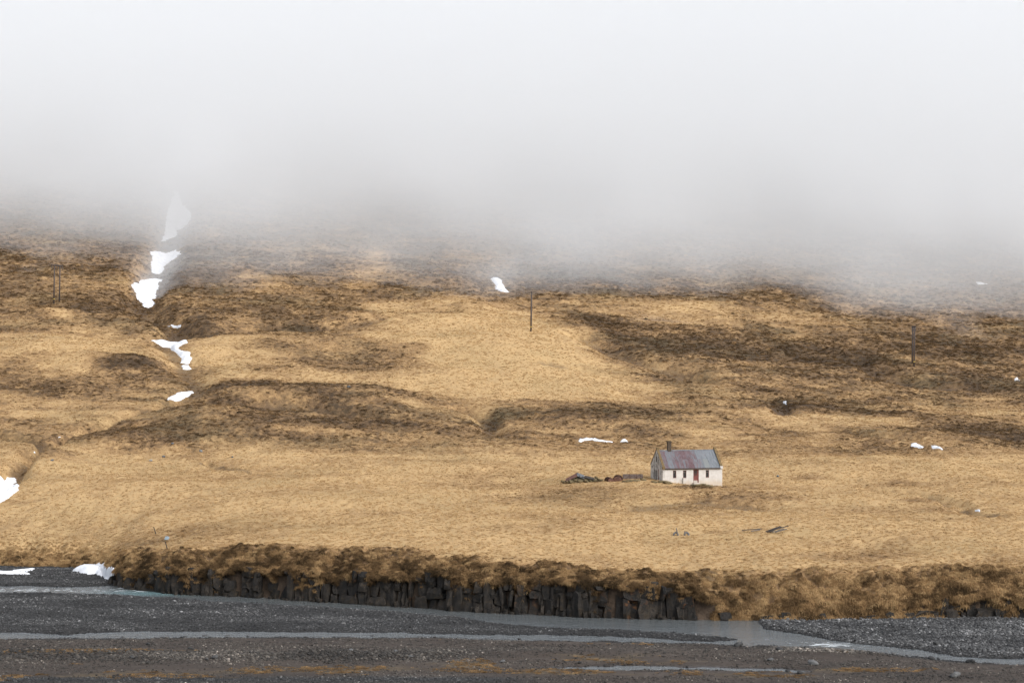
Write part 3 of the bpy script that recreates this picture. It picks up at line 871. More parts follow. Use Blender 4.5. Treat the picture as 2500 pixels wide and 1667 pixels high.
for poly, (pts, thick, lab) in zip(SNOW_PLAN, SNOW):
    P = np.array(poly)
    lo, hi = P.min(0) - 1.2, P.max(0) + 1.2
    cell = max(0.12, min(0.5, max(hi - lo) / 90))
    gx, gd = np.arange(lo[0], hi[0], cell), np.arange(lo[1], hi[1], max(cell, 0.25))
    DS, XS = np.meshgrid(gd, gx, indexing='ij')
    sd = poly_sd(XS, DS, P) + 0.45 * fbm(XS, DS, 1.6, 3, 91) * min(1.0, thick * 2)
    off = np.clip(sd * 0.55, -0.6, thick) + 0.04 * gn(XS / 1.1, DS / 1.1, 92) * (sd > 0)
    hg = np.where(DS - foot(XS) > 0.3, height(XS, DS), bed(XS, np.minimum(DS, 262)))
    sm = np.where(DS - foot(XS) > 0.3, macro(XS, DS), hg)
    thin = .22 if thick > .32 else .10
    zs = np.where(sd > 0, np.maximum(hg + 0.03, sm + thin) + off * (1 if thick > .32 else .6), hg + off - 0.02)
    f = grid_faces(*XS.shape)
    keep = (sd.ravel()[f] > -0.5).any(1)
    f = f[keep]
    used, inv = np.unique(f, return_inverse=True)
    v = np.stack([XS, DS, zs], -1).reshape(-1, 3)[used]
    c = v.mean(0)
    me = np_mesh('snow_patch', v - c, inv.reshape(-1, 4))
    tag(link('snow_patch', me, M['snow'], loc=c), lab, 'snow patch', 'snow patches left on the slope')

# ------------------------------------------------------------------ grass
def gen(density_rows, half=0.31):
    xs, ds = [], []
    for d0, d1, rho in density_rows:
        area = half * 2 * (d0 + d1) / 2 * (d1 - d0)
        n = int(area * rho)
        d = np.sqrt(rng.uniform(d0 * d0, d1 * d1, n))
        xs.append(rng.uniform(-half, half, n) * d); ds.append(d)
    return np.concatenate(xs), np.concatenate(ds)

x, d = gen([(204, 260, 4.2), (260, 310, 3.4), (310, 350, 2.5), (350, 420, 1.8), (420, 500, 1.2), (500, 580, 0.7), (580, 680, 0.35)])
s = d - foot(x)
hx, hd = x - HX, d - HD
al, bk = hx * math.cos(HYAW) + hd * math.sin(HYAW), -hx * math.sin(HYAW) + hd * math.cos(HYAW)
keep = (s > 3.0) & ~((al > -0.35) & (al < HL + 0.35) & (bk > -0.35) & (bk < HW + 0.35))
x, d = x[keep], d[keep]
keep = ~in_snow(x, d)
x, d = x[keep], d[keep]
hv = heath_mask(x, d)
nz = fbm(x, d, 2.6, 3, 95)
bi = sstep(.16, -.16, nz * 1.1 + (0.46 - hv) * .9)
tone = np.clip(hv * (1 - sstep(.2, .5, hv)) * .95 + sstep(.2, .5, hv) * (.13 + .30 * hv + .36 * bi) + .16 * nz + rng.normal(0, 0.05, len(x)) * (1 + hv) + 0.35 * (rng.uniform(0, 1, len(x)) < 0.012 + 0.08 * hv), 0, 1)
size = np.interp(d, [210, 300, 450, 650], [.19, .20, .30, .55]) * rng.uniform(.6, 1.35, len(x)) * (1 + 0.5 * sstep(.35, .8, tone))
fl = rng.uniform(.65, 1.0, len(x))
pos = np.stack([x, d, height(x, d, hv) - 0.02], -1)
rot = np.stack([rng.normal(0, .15, len(x)), rng.normal(0, .15, len(x)), rng.uniform(0, 6.28, len(x))], -1)
scl = np.stack([size * 1.35, size * 1.35, size * fl], -1)
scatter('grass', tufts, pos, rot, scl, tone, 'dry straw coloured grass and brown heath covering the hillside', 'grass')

# dark hummocks of heath
n = 60000
d = np.sqrt(rng.uniform(322 ** 2, 640 ** 2, n)); x = rng.uniform(-.31, .31, n) * d
hv = heath_mask(x, d)
cl = fbm(x * .8, d, 3.2, 3, 131)
keep = (rng.uniform(0, 1, n) < sstep(.22, .7, hv) * sstep(.04, .34, cl) * np.interp(d, [322, 420, 640], [1, .75, .3])) & ~in_snow(x, d)
x, d, hv = x[keep], d[keep], hv[keep]
size = rng.uniform(.35, .95, len(x)) * np.interp(d, [322, 640], [.8, 1.25])
pos = np.stack([x, d, height(x, d, hv) - .05], -1)
rot = np.stack([rng.normal(0, .2, len(x)), rng.normal(0, .2, len(x)), rng.normal(0, 1.0, len(x))], -1)
scl = np.stack([size * rng.uniform(1, 1.8, len(x)), size, size * rng.uniform(.5, .9, len(x))], -1)
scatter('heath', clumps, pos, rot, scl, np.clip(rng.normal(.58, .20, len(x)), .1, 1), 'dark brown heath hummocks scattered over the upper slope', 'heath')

# shaggy clumps on the river bank
n = 21000
x = rng.uniform(-82, 70, n); s = rng.beta(1.1, 1.7, n) * 11 - 0.1
rockless = sstep(20.5, 23, x) * (1 - sstep(46, 50, x))
s = np.where(rng.uniform(0, 1, n) < rockless * 0.35, rng.uniform(-0.2, 1.5, n), s)
over = (rng.uniform(0, 1, n) < .20) & (x > -48)
s = np.where(over, rng.uniform(-.12, .45, n), s)
drop = np.where(over, np.abs(rng.normal(0, 1, n)) * np.clip(.55 + 2.4 * fbm(x, x * 0, 3.4, 3, 99), .04, 2.3), 0)
left = x < -49
keep = ~(left & (s < 0.6)) & (np.abs(x) < 0.31 * (foot(x) + s)) & (rng.uniform(0, 1, n) < np.where(s > 5, .55, 1))
x, s, drop = x[keep], s[keep], drop[keep]
d = foot(x) + s
keep = ~in_snow(x, d)
x, d, s, drop = x[keep], d[keep], s[keep], drop[keep]
hv = heath_mask(x, d)
tone = np.clip(0.50 + 0.95 * fbm(x, d, 2.2, 3, 96) + 0.10 * sstep(3.0, 0.0, s) - 0.42 * sstep(3.0, 8.0, s) - 0.30 * sstep(-46, -52, x) - 0.20 * sstep(20, 28, x) + rng.normal(0, .17, len(x)), 0.02, 1)
size = rng.uniform(.30, .80, len(x)) * np.interp(s, [3, 6, 10], [1, .6, .35]) * (1 + .25 * sstep(20, 26, x))
zg = np.where(s < 0.7, np.maximum(macro(x, foot(x) + .72) - drop, -29.5), height(x, d, hv))
low = rockless_ = sstep(20.5, 23, x) * (1 - sstep(46, 50, x))
zg = np.where((s < 1.5) & (low > .5), np.maximum(height(x, d, hv), -29.85), zg)
pos = np.stack([x, d, zg - .08], -1)
rot = np.stack([rng.normal(.25, .2, len(x)), rng.normal(0, .25, len(x)), rng.normal(0, .9, len(x))], -1)
scl = np.stack([size * 1.15, size, size * rng.uniform(.6, 1.0, len(x))], -1)
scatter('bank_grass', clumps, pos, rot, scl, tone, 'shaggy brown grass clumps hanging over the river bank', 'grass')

# thin mossy grass on the near shingle
n = 26000
x = rng.uniform(-58, 58, n); d = rng.uniform(165, 200, n)
px, py = CX + x / d * F, CY + F * 30 / d
mm = moss_mask(px, py)
keep = (mm + 1.0 * fbm(x * .5, d, 3.0, 4, 97) > .62) & (bed(x, d) > ZW + .04)
x, d, mm = x[keep], d[keep], mm[keep]
size = rng.uniform(.10, .24, len(x))
pos = np.stack([x, d, bed(x, d) - .01], -1)
rot = np.stack([np.zeros(len(x)), np.zeros(len(x)), rng.uniform(0, 6.28, len(x))], -1)
scl = np.stack([size * 1.8, size * 1.8, size * .8], -1)
scatter('shingle_grass', tufts, pos, rot, scl, np.clip(.48 + .34 * fbm(x, d, 2.5, 2, 98) + rng.normal(0, .1, len(x)), .1, .8), 'sparse rusty moss and grass on the near shingle', 'grass')

# gravel
def stone_mesh(seed, sub=1):
    r = np.random.default_rng(seed)
    bm = bmesh.new()
    bmesh.ops.create_icosphere(bm, subdivisions=sub, radius=0.5)
    k = r.normal(0, 1, (5, 3))
    for v in bm.verts:
        n = np.array(v.co) * 2
        f = 1 + (0.16 + .10 * (sub > 1)) * sum(math.sin((2.2 + .8 * (sub > 1)) * float(n @ q) + i) for i, q in enumerate(k)) / 1.6
        f = min(f, 1.12)
        v.co = Vector(n * .5 * f * np.array([1.15, .9, .62]))
    return bm_mesh(bm, 'gravel_stone', sub > 1)
stones = []
for i in range(5):
    me = stone_mesh(300 + i); me.materials.append(M['stone']); stones.append(proto(me))
n = 420000
d = np.sqrt(rng.uniform(163 ** 2, 256 ** 2, n)); x = rng.uniform(-.30, .30, n) * d
zb = bed(x, d)
px, py = CX + x / d * F, CY + F * 30 / d
br = brown_mask(px, py)
mm = moss_mask(px, py)
rightbar = sstep(1830, 1900, px) * (py < 1604)
coarse = np.clip(np.exp(-(((py - 1606) / 12) ** 2)) * sstep(1300, 900, px) * 1.0 + rightbar + .35 * fbm(x, d, 8, 3, 101), 0, 1)
pk = np.clip(.95 - .62 * br - .5 * mm + .6 * coarse + .9 * fbm(x * .4, d, 4, 4, 102), 0.05, 1)
keep = (zb > ZW + np.where(rng.uniform(0, 1, n) < .06, -.12, .0)) & (rng.uniform(0, 1, n) < pk) & (d - foot(x) < .2) 
x, d, zb, br, coarse, rb, px, py = [a[keep] for a in (x, d, zb, br, coarse, rightbar, px, py)]
n = len(x)
size = (.10 + .09 * coarse - .035 * rb) * np.exp(rng.normal(0, .42, n))
size = np.clip(size, .05, .48)
tone = np.clip(.43 + .14 * rng.normal(0, 1, n) + .10 * rb + .34 * fbm(x * .45, d, 5, 4, 103) + .28 * (rng.uniform(0, 1, n) < .014) - .20 * sstep(.12, .0, zb - ZW), 0, 1)
pos = np.stack([x, d, zb + size * .12], -1)
rot = np.stack([rng.normal(0, .35, n), rng.normal(0, .35, n), rng.uniform(0, 6.28, n)], -1)
scl = np.stack([size, size * rng.uniform(.8, 1.2, n), size * rng.uniform(.8, 1.3, n)], -1)
scatter('gravel', stones, pos, rot, scl, tone, 'grey and brown river gravel spread over the shingle bars', 'gravel', {'brown': br * .9})

# ------------------------------------------------------------------ rock cliff: every block a piece
def block_mesh(seed):
    r = np.random.default_rng(seed)
    bm = bmesh.new()
    k = int(r.integers(5, 8))
    ang = np.sort((np.arange(k) + r.uniform(-.25, .25, k)) / k * 2 * math.pi)
    ringz = [0, .35 + r.uniform(-.1, .1), .72 + r.uniform(-.1, .1), 1.0]
    rings = []
    for q, zz in enumerate(ringz):
        off = r.normal(0, .03, 2)
        ring = []
        for a in ang:
            rr = .5 * (1 + r.normal(0, .07)) * (.93 if q == 3 else 1.0)
            ring.append(bm.verts.new((rr * math.cos(a) + off[0], rr * math.sin(a) + off[1], zz + (r.normal(0, .05) if q == 3 else 0))))
        rings.append(ring)
    for a, b in zip(rings[:-1], rings[1:]):
        for i in range(k):
            bm.faces.new((a[i], a[(i + 1) % k], b[(i + 1) % k], b[i]))
    bm.faces.new(rings[0][::-1]); bm.faces.new(rings[-1])
    me = bm_mesh(bm, 'rock_block')
    me.materials.append(M['cliff'])
    return me
blocks = [block_mesh(400 + i) for i in range(12)]
def slab_mesh(seed):
    """a squarish cliff block with a broken front face"""
    r = np.random.default_rng(seed)
    bm = bmesh.new()
    box(bm, -.5, .5, -.5, .5, 0, 1)
    bmesh.ops.subdivide_edges(bm, edges=list(bm.edges), cuts=1, use_grid_fill=True)
    for v in bm.verts:
        edge = sum(abs(abs(c - (0, 0, .5)[i]) - .5) < .01 for i, c in enumerate(v.co))
        k = .085 if edge >= 2 else .12
        v.co += Vector(r.normal(0, 1, 3) * np.array([k, k, k * .7]))
        if edge >= 3: v.co = Vector((v.co.x * .9, v.co.y * .85, .5 + (v.co.z - .5) * .95))
    me = bm_mesh(bm, 'rock_block')
    me.materials.append(M['cliff'])
    return me
slabs = [slab_mesh(450 + i) for i in range(14)]
cliff = tag(empty('rock_cliff', (0, 212, ZW)), 'dark columnar rock cliff along the far river bank', 'cliff', kind='structure')
xx = float(on_plane(272, 1424)[0])
nb = 0
def put_block(x, back, z0, w, dep, h, orange):
    o = link('rock_block', random.choice(blocks), parent=cliff)
    o.location = Vector((x, float(foot(x)) + back, z0)) - cliff.location
    o.scale = (w, dep, h)
    o.rotation_euler = (random.gauss(0, .05), random.gauss(0, .05), random.uniform(0, 6.28))
    o.color = (orange, 0, 0, 1)
def face_block(x, w, z0, h, back, orange):
    o = link('rock_block', random.choice(slabs), parent=cliff)
    o.location = Vector((x, float(foot(x)) + back, z0)) - cliff.location
    sl = (float(foot(x + .6)) - float(foot(x - .6))) / 1.2
    o.rotation_euler = (random.gauss(-.08, .08), random.gauss(0, .085), math.atan(sl) + random.gauss(0, .28))
    o.scale = (w, random.uniform(.9, 1.3), h)
    o.color = (orange, 0, 0, 1)
drift = 0.0
while xx < 66:
    px = float(px_at_foot(xx))
    w = min(2.2, max(.35, random.lognormvariate(-0.2, .5)))
    x = xx + w / 2
    zr = float(base(x, float(foot(x)) + .7))
    drift = .75 * drift + random.gauss(0, .24)
    org = random.uniform(.6, 1.0) if 1480 < px < 1720 and random.random() < .55 else (.3 if random.random() < .15 else 0.0)
    if px < 1745 and random.random() < .09:       # a cleft filled with soil and grass
        xx += w * .8
        continue
    if px < 1745:
        zb = ZW - .5
        top = zr + random.choice((random.uniform(-.5, .2), random.uniform(-1.5, -.3)))
        back = .15 + drift * .5
        while zb < top - .25:
            h = random.uniform(.6, 2.8) + (.5 if zb < ZW else 0)
            if zb + h > top - .5: h = top - zb
            ww = w * random.uniform(1.0, 1.18)
            if ww > 1.5 and random.random() < .5:       # split across
                face_block(x - ww * .25, ww * .52, zb, h * random.uniform(.85, 1.05), back + random.uniform(-.06, .08), org)
                face_block(x + ww * .25, ww * .52, zb, h, back + random.uniform(-.06, .08), org)
            else:
                face_block(x, ww, zb, h + .04, back, org)
            zb += h; back += random.uniform(-.08, .26); x += random.uniform(-.22, .22)
        for _ in range(random.choice((0, 1, 1, 2))):       # fallen pieces at the water
            put_block(x + random.uniform(-.4, .4), -random.uniform(.3, .75), ZW - .3, random.uniform(.3, .9), random.uniform(.3, .7), random.uniform(.35, .9), 0)
    else:
        p = .85 if px > 2290 else .6
        if random.random() < p:
            face_block(x, w * 1.2, ZW - .4, random.uniform(.7, 1.3) + (.4 if px > 2290 else 0), random.uniform(.0, .3), 0)
            if px > 2290: face_block(x + .3, w * 1.3, ZW + random.uniform(.5, .9), random.uniform(.6, 1.5), random.uniform(.3, .7), 0)
    xx += w * (.92 if px < 1745 or px > 2290 else 1.3)

# ------------------------------------------------------------------ boulders on the shingle
BOUL = [
    (325, 1487, .55, .05, 'dark boulder alone on the grey bar below the white rapids'),
    (502, 1548, .65, .10, 'grey rounded boulder at the edge of the narrow channel, left part'),
    (555, 1548, .6, .13, 'pale grey boulder just right of another at the narrow channel edge'),
    (452, 1550, .55, .10, 'flat grey boulder in the narrow channel, left of two others'),
    (300, 1553, .5, .09, 'small dark boulder in the narrow channel far left'),
    (361, 1574, .5, .04, 'black boulder on the brown silt left of centre'),
    (465, 1585, .5, .06, 'low dark boulder on the brown silt above the moss strip'),
    (321, 1609, .6, .09, 'grey boulder on the coarse stone ridge far left'),
    (525, 1609, .7, .12, 'rounded grey boulder on the coarse stone ridge with a smaller one beside it'),
    (505, 1612, .45, .11, 'smaller boulder left of the rounded one on the stone ridge'),
    (857, 1597, .5, .26, 'pale boulder on top of the coarse stone ridge near the middle'),
    (966, 1596, .5, .20, 'pale grey stone block right of the coarse stone ridge'),
    (838, 1523, .5, .30, 'whitish stone standing out on the dark middle bar'),
    (1002, 1607, .55, .20, 'light boulder just above the rusty moss band in the middle'),
    (1227, 1617, .5, .25, 'pale round stone near the moss at mid picture'),
    (910, 1548, .5, .07, 'dark stone at the near lip of the narrow channel'),
    (1268, 1558, .55, .04, 'dark pointed stone on the lower shore of the narrow channel'),
    (1801, 1577, .95, .05, 'broad dark boulder at the shore where the channels join'),
    (1986, 1623, .95, .30, 'large whitish boulder on brown gravel above the small pool'),
    (1973, 1589, .8, .12, 'rounded grey boulder near the rapids of the right channel'),
    (1924, 1637, .6, .05, 'dark stone lying in the end of the small pool'),
    (1952, 1644, .65, .05, 'dark stone on the near shore of the small pool'),
    (1904, 1594, .7, .03, 'blackish boulder on the shore right of the channel junction'),
    (1881, 1614, .6, .16, 'flat grey stone on brown gravel right of the mossy strip'),
    (2332, 1652, 1.1, .22, 'long flat pale boulder near the bottom right corner'),
    (2276, 1608, .75, .05, 'dark boulder on the lower shore of the right channel'),
    (2369, 1618, .9, .06, 'wide dark boulder at the water farther right'),
    (2465, 1547, .6, .32, 'bright stone on the coarse grey bar at the right edge'),
    (2287, 1574, .65, .06, 'dark boulder on the coarse grey bar beside the water'),
]
bmesh_cache = []
for i in range(5):
    bme = stone_mesh(500 + i, 2); bme.name = 'boulder'; bme.materials.append(M['boulder']); bmesh_cache.append(bme)
for i, (px, py, sz, v, lab) in enumerate(BOUL):
    x, d = [float(q) for q in on_plane(px, py, ZW + .15)]
    o = link('boulder', bmesh_cache[i % 5], loc=(x, d, max(float(bed(np.array(x), np.array(d))), ZW - .15) + sz * .16), rot=(random.gauss(0, .2), random.gauss(0, .2), random.uniform(0, 6.28)))
    if i in (24,): o.rotation_euler.z = 0.1
    o.scale = (sz * random.uniform(.9, 1.1), sz * random.uniform(.8, 1), sz * random.uniform(.8, 1.05))
    v = .03 + v * .42
    o.color = (v, v * .98, v * .95, 1)
    tag(o, lab, 'boulder', 'boulders on the shingle')

def ground(x, d):
    return float(height(np.array(float(x)), np.array(float(d))))
def spot(px, py):
    x, d = hit(px, py, lambda a, b: height(a, b), 203, 700, .1)
    return float(x), float(d), ground(x, d)

for px, py, sz, c, lab in [
    (368, 1126, .55, (.32, .31, .29), 'whitish stone lying in the meadow below the stream'),
    (399, 1116, .5, (.13, .138, .146), 'blue-grey stone in the meadow, right of a whitish one'),
    (491, 1103, .6, (.24, .24, .23), 'pale flat stone at the foot of the dark hummock'),
    (567, 1117, .4, (.13, .135, .142), 'small grey stone right of the flat pale one below the hummock'),
    (421, 1084, .4, (.14, .148, .155), 'small grey stone on the dark face of the hummock'),
    (127, 1125, .45, (.13, .138, .146), 'grey stone on the dark knoll beside the lower stream'),
    (852, 946, .6, (.11, .117, .12), 'small dark grey stone on the grassy crest left of the middle pole'),
    (1899, 1164, .4, (.14, .17, .18), 'small bluish stone in the grass right of the house'),
]:
    x, d, zz = spot(px, py)
    o = link('stone', bmesh_cache[random.randrange(5)], loc=(x, d, zz + sz * .28), rot=(random.gauss(0, .2), random.gauss(0, .2), random.uniform(0, 6.28)))
    o.scale = (sz * 1.2, sz, sz * 1.2); o.color = (*c, 1)
    tag(o, lab, 'stone', 'stones lying on the meadow')

# ------------------------------------------------------------------ farmhouse
house = empty('farmhouse', (HX, HD, -21.7), HYAW)
tag(house, 'small white plastered farmhouse with streaked red and grey metal roof', 'house')
EZ = H_EAVES + 21.7                 # eaves above the house origin
RZ = EZ + 2.45                      # ridge
BZ = -1.6                           # walls run into the ground

def poly_wall(name, outer, holes, thick, mat, to3d, parent):
    """outline and holes in wall plane (u,v) -> solid wall; to3d(u,v,w) with w the depth into the house"""
    bm = bmesh.new()
    edges = []
    for loop in [outer] + holes:
        vs_ = [bm.verts.new((a, b, 0)) for a, b in loop]
        edges += [bm.edges.new((vs_[i], vs_[(i + 1) % len(vs_)])) for i in range(len(vs_))]
    bmesh.ops.triangle_fill(bm, use_beauty=True, use_dissolve=False, edges=edges)
    r = bmesh.ops.extrude_face_region(bm, geom=list(bm.faces))
    for v in [g for g in r['geom'] if isinstance(g, bmesh.types.BMVert)]: v.co.z = thick
    for v in bm.verts: v.co = Vector(to3d(*v.co))
    return link(name, bm_mesh(bm, name), mat, parent)

def rect(u0, u1, v0, v1): return [(u0, v0), (u1, v0), (u1, v1), (u0, v1)]
front3 = lambda u, v, w: (u, w, v)
gab3 = lambda u, v, w: (w, HW - u, v)               # left gable: u runs from the back corner to the front corner
TH = 0.28
fw = [(.171 * HL, .226 * HL), (.340 * HL, .396 * HL), (.722 * HL, .776 * HL)]
wv = (EZ - 1.52, EZ - .38)
dr_ = (.512 * HL, .604 * HL, EZ - 2.28, EZ - .27)
poly_wall('wall', rect(TH, HL - TH, BZ, EZ), [rect(a, b, *wv) for a, b in fw] + [rect(*dr_)], TH, M['plaster'], front3, house)
poly_wall('wall', rect(TH, HL - TH, BZ, EZ), [], TH, M['plaster'], lambda u, v, w: (u, HW - w, v), house)
P_ = 0.16                            # parapet above the roof
gable = [(0, BZ), (HW, BZ), (HW, EZ + P_), (HW / 2, RZ + P_ + .1), (0, EZ + P_)]
gw = [(.26 * HW, .335 * HW, EZ - 1.9, EZ - .45), (.385 * HW, .50 * HW, EZ - 2.15, EZ - .5)]
gd_ = (.585 * HW, .665 * HW, EZ - 2.45, EZ - .30)
ga = (.43 * HW, .53 * HW, EZ + .70, EZ + 1.65)
gl = poly_wall('gable_wall', gable, [rect(*q) for q in gw] + [rect(*gd_), rect(*ga)], TH, M['gable'], gab3, house)
gl['label'] = 'blackened peeling left gable wall'
poly_wall('gable_wall', gable, [], TH, M['plaster'], lambda u, v, w: (HL - w, HW - u, v), house)

def window(to3d, u0, u1, v0, v1, mat, transom=True, w0=.07):
    f = .065
    bm = bmesh.new()
    for a, b, c, d_ in ((u0, u0 + f, v0, v1), (u1 - f, u1, v0, v1), (u0 + f, u1 - f, v0, v0 + f), (u0 + f, u1 - f, v1 - f, v1)):
        box(bm, a, b, c, d_, w0, w0 + .09)
    for v in bm.verts: v.co = Vector(to3d(v.co.x, v.co.y, v.co.z))
    win = link('window', bm_mesh(bm, 'window'), mat, house)
    def quadbox(nm, a, b, c, d_, wa, wb, m):
        bm = bmesh.new(); box(bm, a, b, c, d_, wa, wb)
        for v in bm.verts: v.co = Vector(to3d(v.co.x, v.co.y, v.co.z))
        return link(nm, bm_mesh(bm, nm), m, win)
    if transom:
        tv = v0 + (v1 - v0) * .74
        quadbox('transom', u0 + f, u1 - f, tv - .035, tv + .035, w0 + .012, w0 + .075, M['greywood'])
        quadbox('pane', u0 + f, u1 - f, v0 + f, tv - .035, w0 + .04, w0 + .05, M['glass'])
        quadbox('pane', u0 + f, u1 - f, tv + .035, v1 - f, w0 + .04, w0 + .05, M['glass'])
    else:
        quadbox('pane', u0 + f, u1 - f, v0 + f, v1 - f, w0 + .04, w0 + .05, M['glass'])
    bm = bmesh.new(); box(bm, u0 - .05, u1 + .05, v0 - .06, v0 - .002, -.05, .06)
    for v in bm.verts: v.co = Vector(to3d(v.co.x, v.co.y, v.co.z))
    link('sill', bm_mesh(bm, 'sill'), M['plaster'], win)
for a, b in fw: window(front3, a, b, *wv, M['redwood'])
for q in gw: window(gab3, *q, M['greywood'], False)
window(gab3, *ga, M['greywood'], False)
# front door: glazed upper half with bars, red panel below, pale worn step board
u0, u1, v0, v1 = dr_
def hbox(nm, a, b, y0, y1, c, d_, mat, parent, bev=0):
    return link(nm, box_mesh(nm, a, b, y0, y1, c, d_, bev), mat, parent)
door = hbox('door', u0 + .07, u1 - .20, .10, .15, v0 + .35, v0 + 1.12, M['redwood'], house)
door['label'] = 'faded red front door with glazed upper half'
bm = bmesh.new()
box(bm, u0, u0 + .07, .05, .17, v0, v1); box(bm, u1 - .20, u1, .05, .17, v0, v1); box(bm, u0 + .07, u1 - .20, .05, .17, v1 - .09, v1)
link('door_frame', bm_mesh(bm, 'door_frame'), M['redwood'], door)
n_p = 3
pw = (u1 - u0 - .27) / n_p
for i in range(n_p):
    hbox('pane', u0 + .07 + i * pw + .025, u0 + .07 + (i + 1) * pw - .025, .12, .13, v0 + 1.14, v1 - .11, M['glass'], door)
for i in range(n_p + 1):
    xm = u0 + .07 + i * pw
    hbox('mullion', xm - .022, xm + .022, .095, .14, v0 + 1.12, v1 - .09, M['redwood'], door)
hbox('rail', u0 + .07, u1 - .20, .098, .142, v0 + 1.30, v0 + 1.345, M['redwood'], door)
hbox('threshold', u0 + .07, u1 - .20, .04, .18, v0, v0 + .35, M['concrete'], door)
hbox('handle', u0 + .13, u0 + .17, .06, .10, v0 + .98, v0 + 1.06, M['darkwood'], door)
bm = bmesh.new(); box(bm, gd_[0], gd_[1], gd_[2], gd_[3], .08, .14)
for v in bm.verts: v.co = Vector(gab3(v.co.x, v.co.y, v.co.z))
gdo = link('gable_door', bm_mesh(bm, 'gable_door'), M['redwood'], house)
gdo['label'] = 'narrow red side door in the gable'
# doorstep slab and the post leaning on the wall
hbox('doorstep', u0 - .15, u1 + .15, -.75, -.003, -1.4, v0 + .02, M['concrete'], house, .03)
# roof: rafters' boards are hidden, corrugated sheets lie on two slopes
SL = math.hypot(HW / 2 + .12, 2.45 * (HW / 2 + .12) / (HW / 2))
PIT = math.atan2(2.45, HW / 2)
roof = empty('roof', (0, 0, 0)); roof.parent = house
def sheet_mesh(w, l):
    nx = 23
    xs = np.linspace(0, w, nx)
    zz = .022 * np.cos(xs / w * 2 * math.pi * 5.5)
    V = np.array([(a, b, c) for b in (0, l) for a, c in zip(xs, zz)])
    me = np_mesh('roof_sheet', V, grid_faces(2, nx))
    me.materials.append(M['roof'])
    return me
NS = 11
SW = (HL - 2 * TH + .0) / NS
sh_lo, sh_hi = sheet_mesh(SW + .04, SL * .53), sheet_mesh(SW + .04, SL * .50)
for side in (0, 1):
    for i in range(NS):
        for k, (sm_, y0) in enumerate(((sh_lo, 0.0), (sh_hi, SL * .5))):
            o = link('roof_sheet', sm_, parent=roof)
            frac = (i + .5) / NS
            lift = .055 + .012 * k + .006 * (i % 2)
            if side == 0:
                M4 = Matrix.Translation((TH + i * SW - .02, -.12, EZ - .12 * math.tan(PIT))) @ Matrix.Rotation(PIT, 4, 'X') @ Matrix.Translation((0, y0, lift))
            else:
                M4 = Matrix.Translation((HL - TH - i * SW + .02, HW + .12, EZ - .12 * math.tan(PIT))) @ Matrix.Rotation(math.pi, 4, 'Z') @ Matrix.Rotation(PIT, 4, 'X') @ Matrix.Translation((0, y0, lift))
            o.matrix_local = M4
            redness = float(np.interp(frac, [0, .12, .3, .5, .62, .75, 1], [.56, .48, .60, .62, .46, .28, .18])) + random.uniform(-.08, .08)
            patch = .75 if (k == 0 and side == 0 and i in (8,)) else 0.0
            o.color = (redness, patch, 0, 1)
bm = bmesh.new()
for s_ in (-1, 1):
    vv = [bm.verts.new(p) for p in ((TH, HW / 2, RZ + .125), (HL - TH, HW / 2, RZ + .125), (HL - TH, HW / 2 + s_ * .2, RZ - .03), (TH, HW / 2 + s_ * .2, RZ - .03))]
    bm.faces.new(vv)
bmesh.ops.remove_doubles(bm, verts=bm.verts, dist=.001)
link('ridge_cap', bm_mesh(bm, 'ridge_cap'), M['greymetal'], roof)
for yb in ((-.15, -.11), (HW + .11, HW + .15)):
    hbox('eaves_board', TH, HL - TH, yb[0], yb[1], EZ - .22, EZ - .05, M['fascia'], roof)
    hbox('soffit', TH + .002, HL - TH - .002, min(yb[1], 0.0) if yb[0] < 0 else HW, 0.0 if yb[0] < 0 else yb[0], EZ - .14, EZ - .11, M['fascia'], roof)
# gutter
for s_ in (0,):
    link('gutter', tube_mesh('gutter', (TH, -.19, EZ - .14), (HL - TH, -.19, EZ - .15), .055, .055, 8), M['fascia'], roof)
# mossy copings on both gables
for xg in (-.05, HL - TH - .05):
    cw = TH + .10
    for s_ in (0, 1):
        bm = bmesh.new()
        y_a, y_b = (-.06, HW / 2) if s_ == 0 else (HW + .06, HW / 2)
        za, zb_ = EZ + P_ - .05, RZ + P_ + .1
        pr = [(y_a, za), (y_b, zb_), (y_b, zb_ + .12), (y_a, za + .12)]
        A = [bm.verts.new((xg, a, b + .003)) for a, b in pr]; B = [bm.verts.new((xg + cw, a, b + .003)) for a, b in pr]
        bm.faces.new(A); bm.faces.new(B[::-1])
        for i in range(4): bm.faces.new((A[i], B[i], B[(i + 1) % 4], A[(i + 1) % 4]))
        link('coping', bm_mesh(bm, 'coping'), M['coping'], house)
    # kneeler blocks at the foot and a cap stone on the peak
    hbox('kneeler', xg - .03, xg + cw + .03, -.16, .22, EZ - .18, EZ + .20, M['coping'] if xg < 1 else M['plaster'], house, .02)
    hbox('peak_stone', xg - .02, xg + cw + .02, HW / 2 - .18, HW / 2 + .18, RZ + P_ + .05, RZ + P_ + .33, M['coping'], house, .04)
cxm = .21 * HL
ch = hbox('chimney', cxm - .28, cxm + .28, HW / 2 - .28, HW / 2 + .28, RZ - .5, RZ + 1.30, M['chimney'], house, .02)
hbox('chimney_cap', cxm - .36, cxm + .36, HW / 2 - .36, HW / 2 + .36, RZ + 1.27, RZ + 1.42, M['chimney'], ch, .02)
hbox('chimney_pot', cxm - .24, cxm + .24, HW / 2 - .24, HW / 2 + .24, RZ + 1.42, RZ + 1.55, M['coping'], ch, .03)

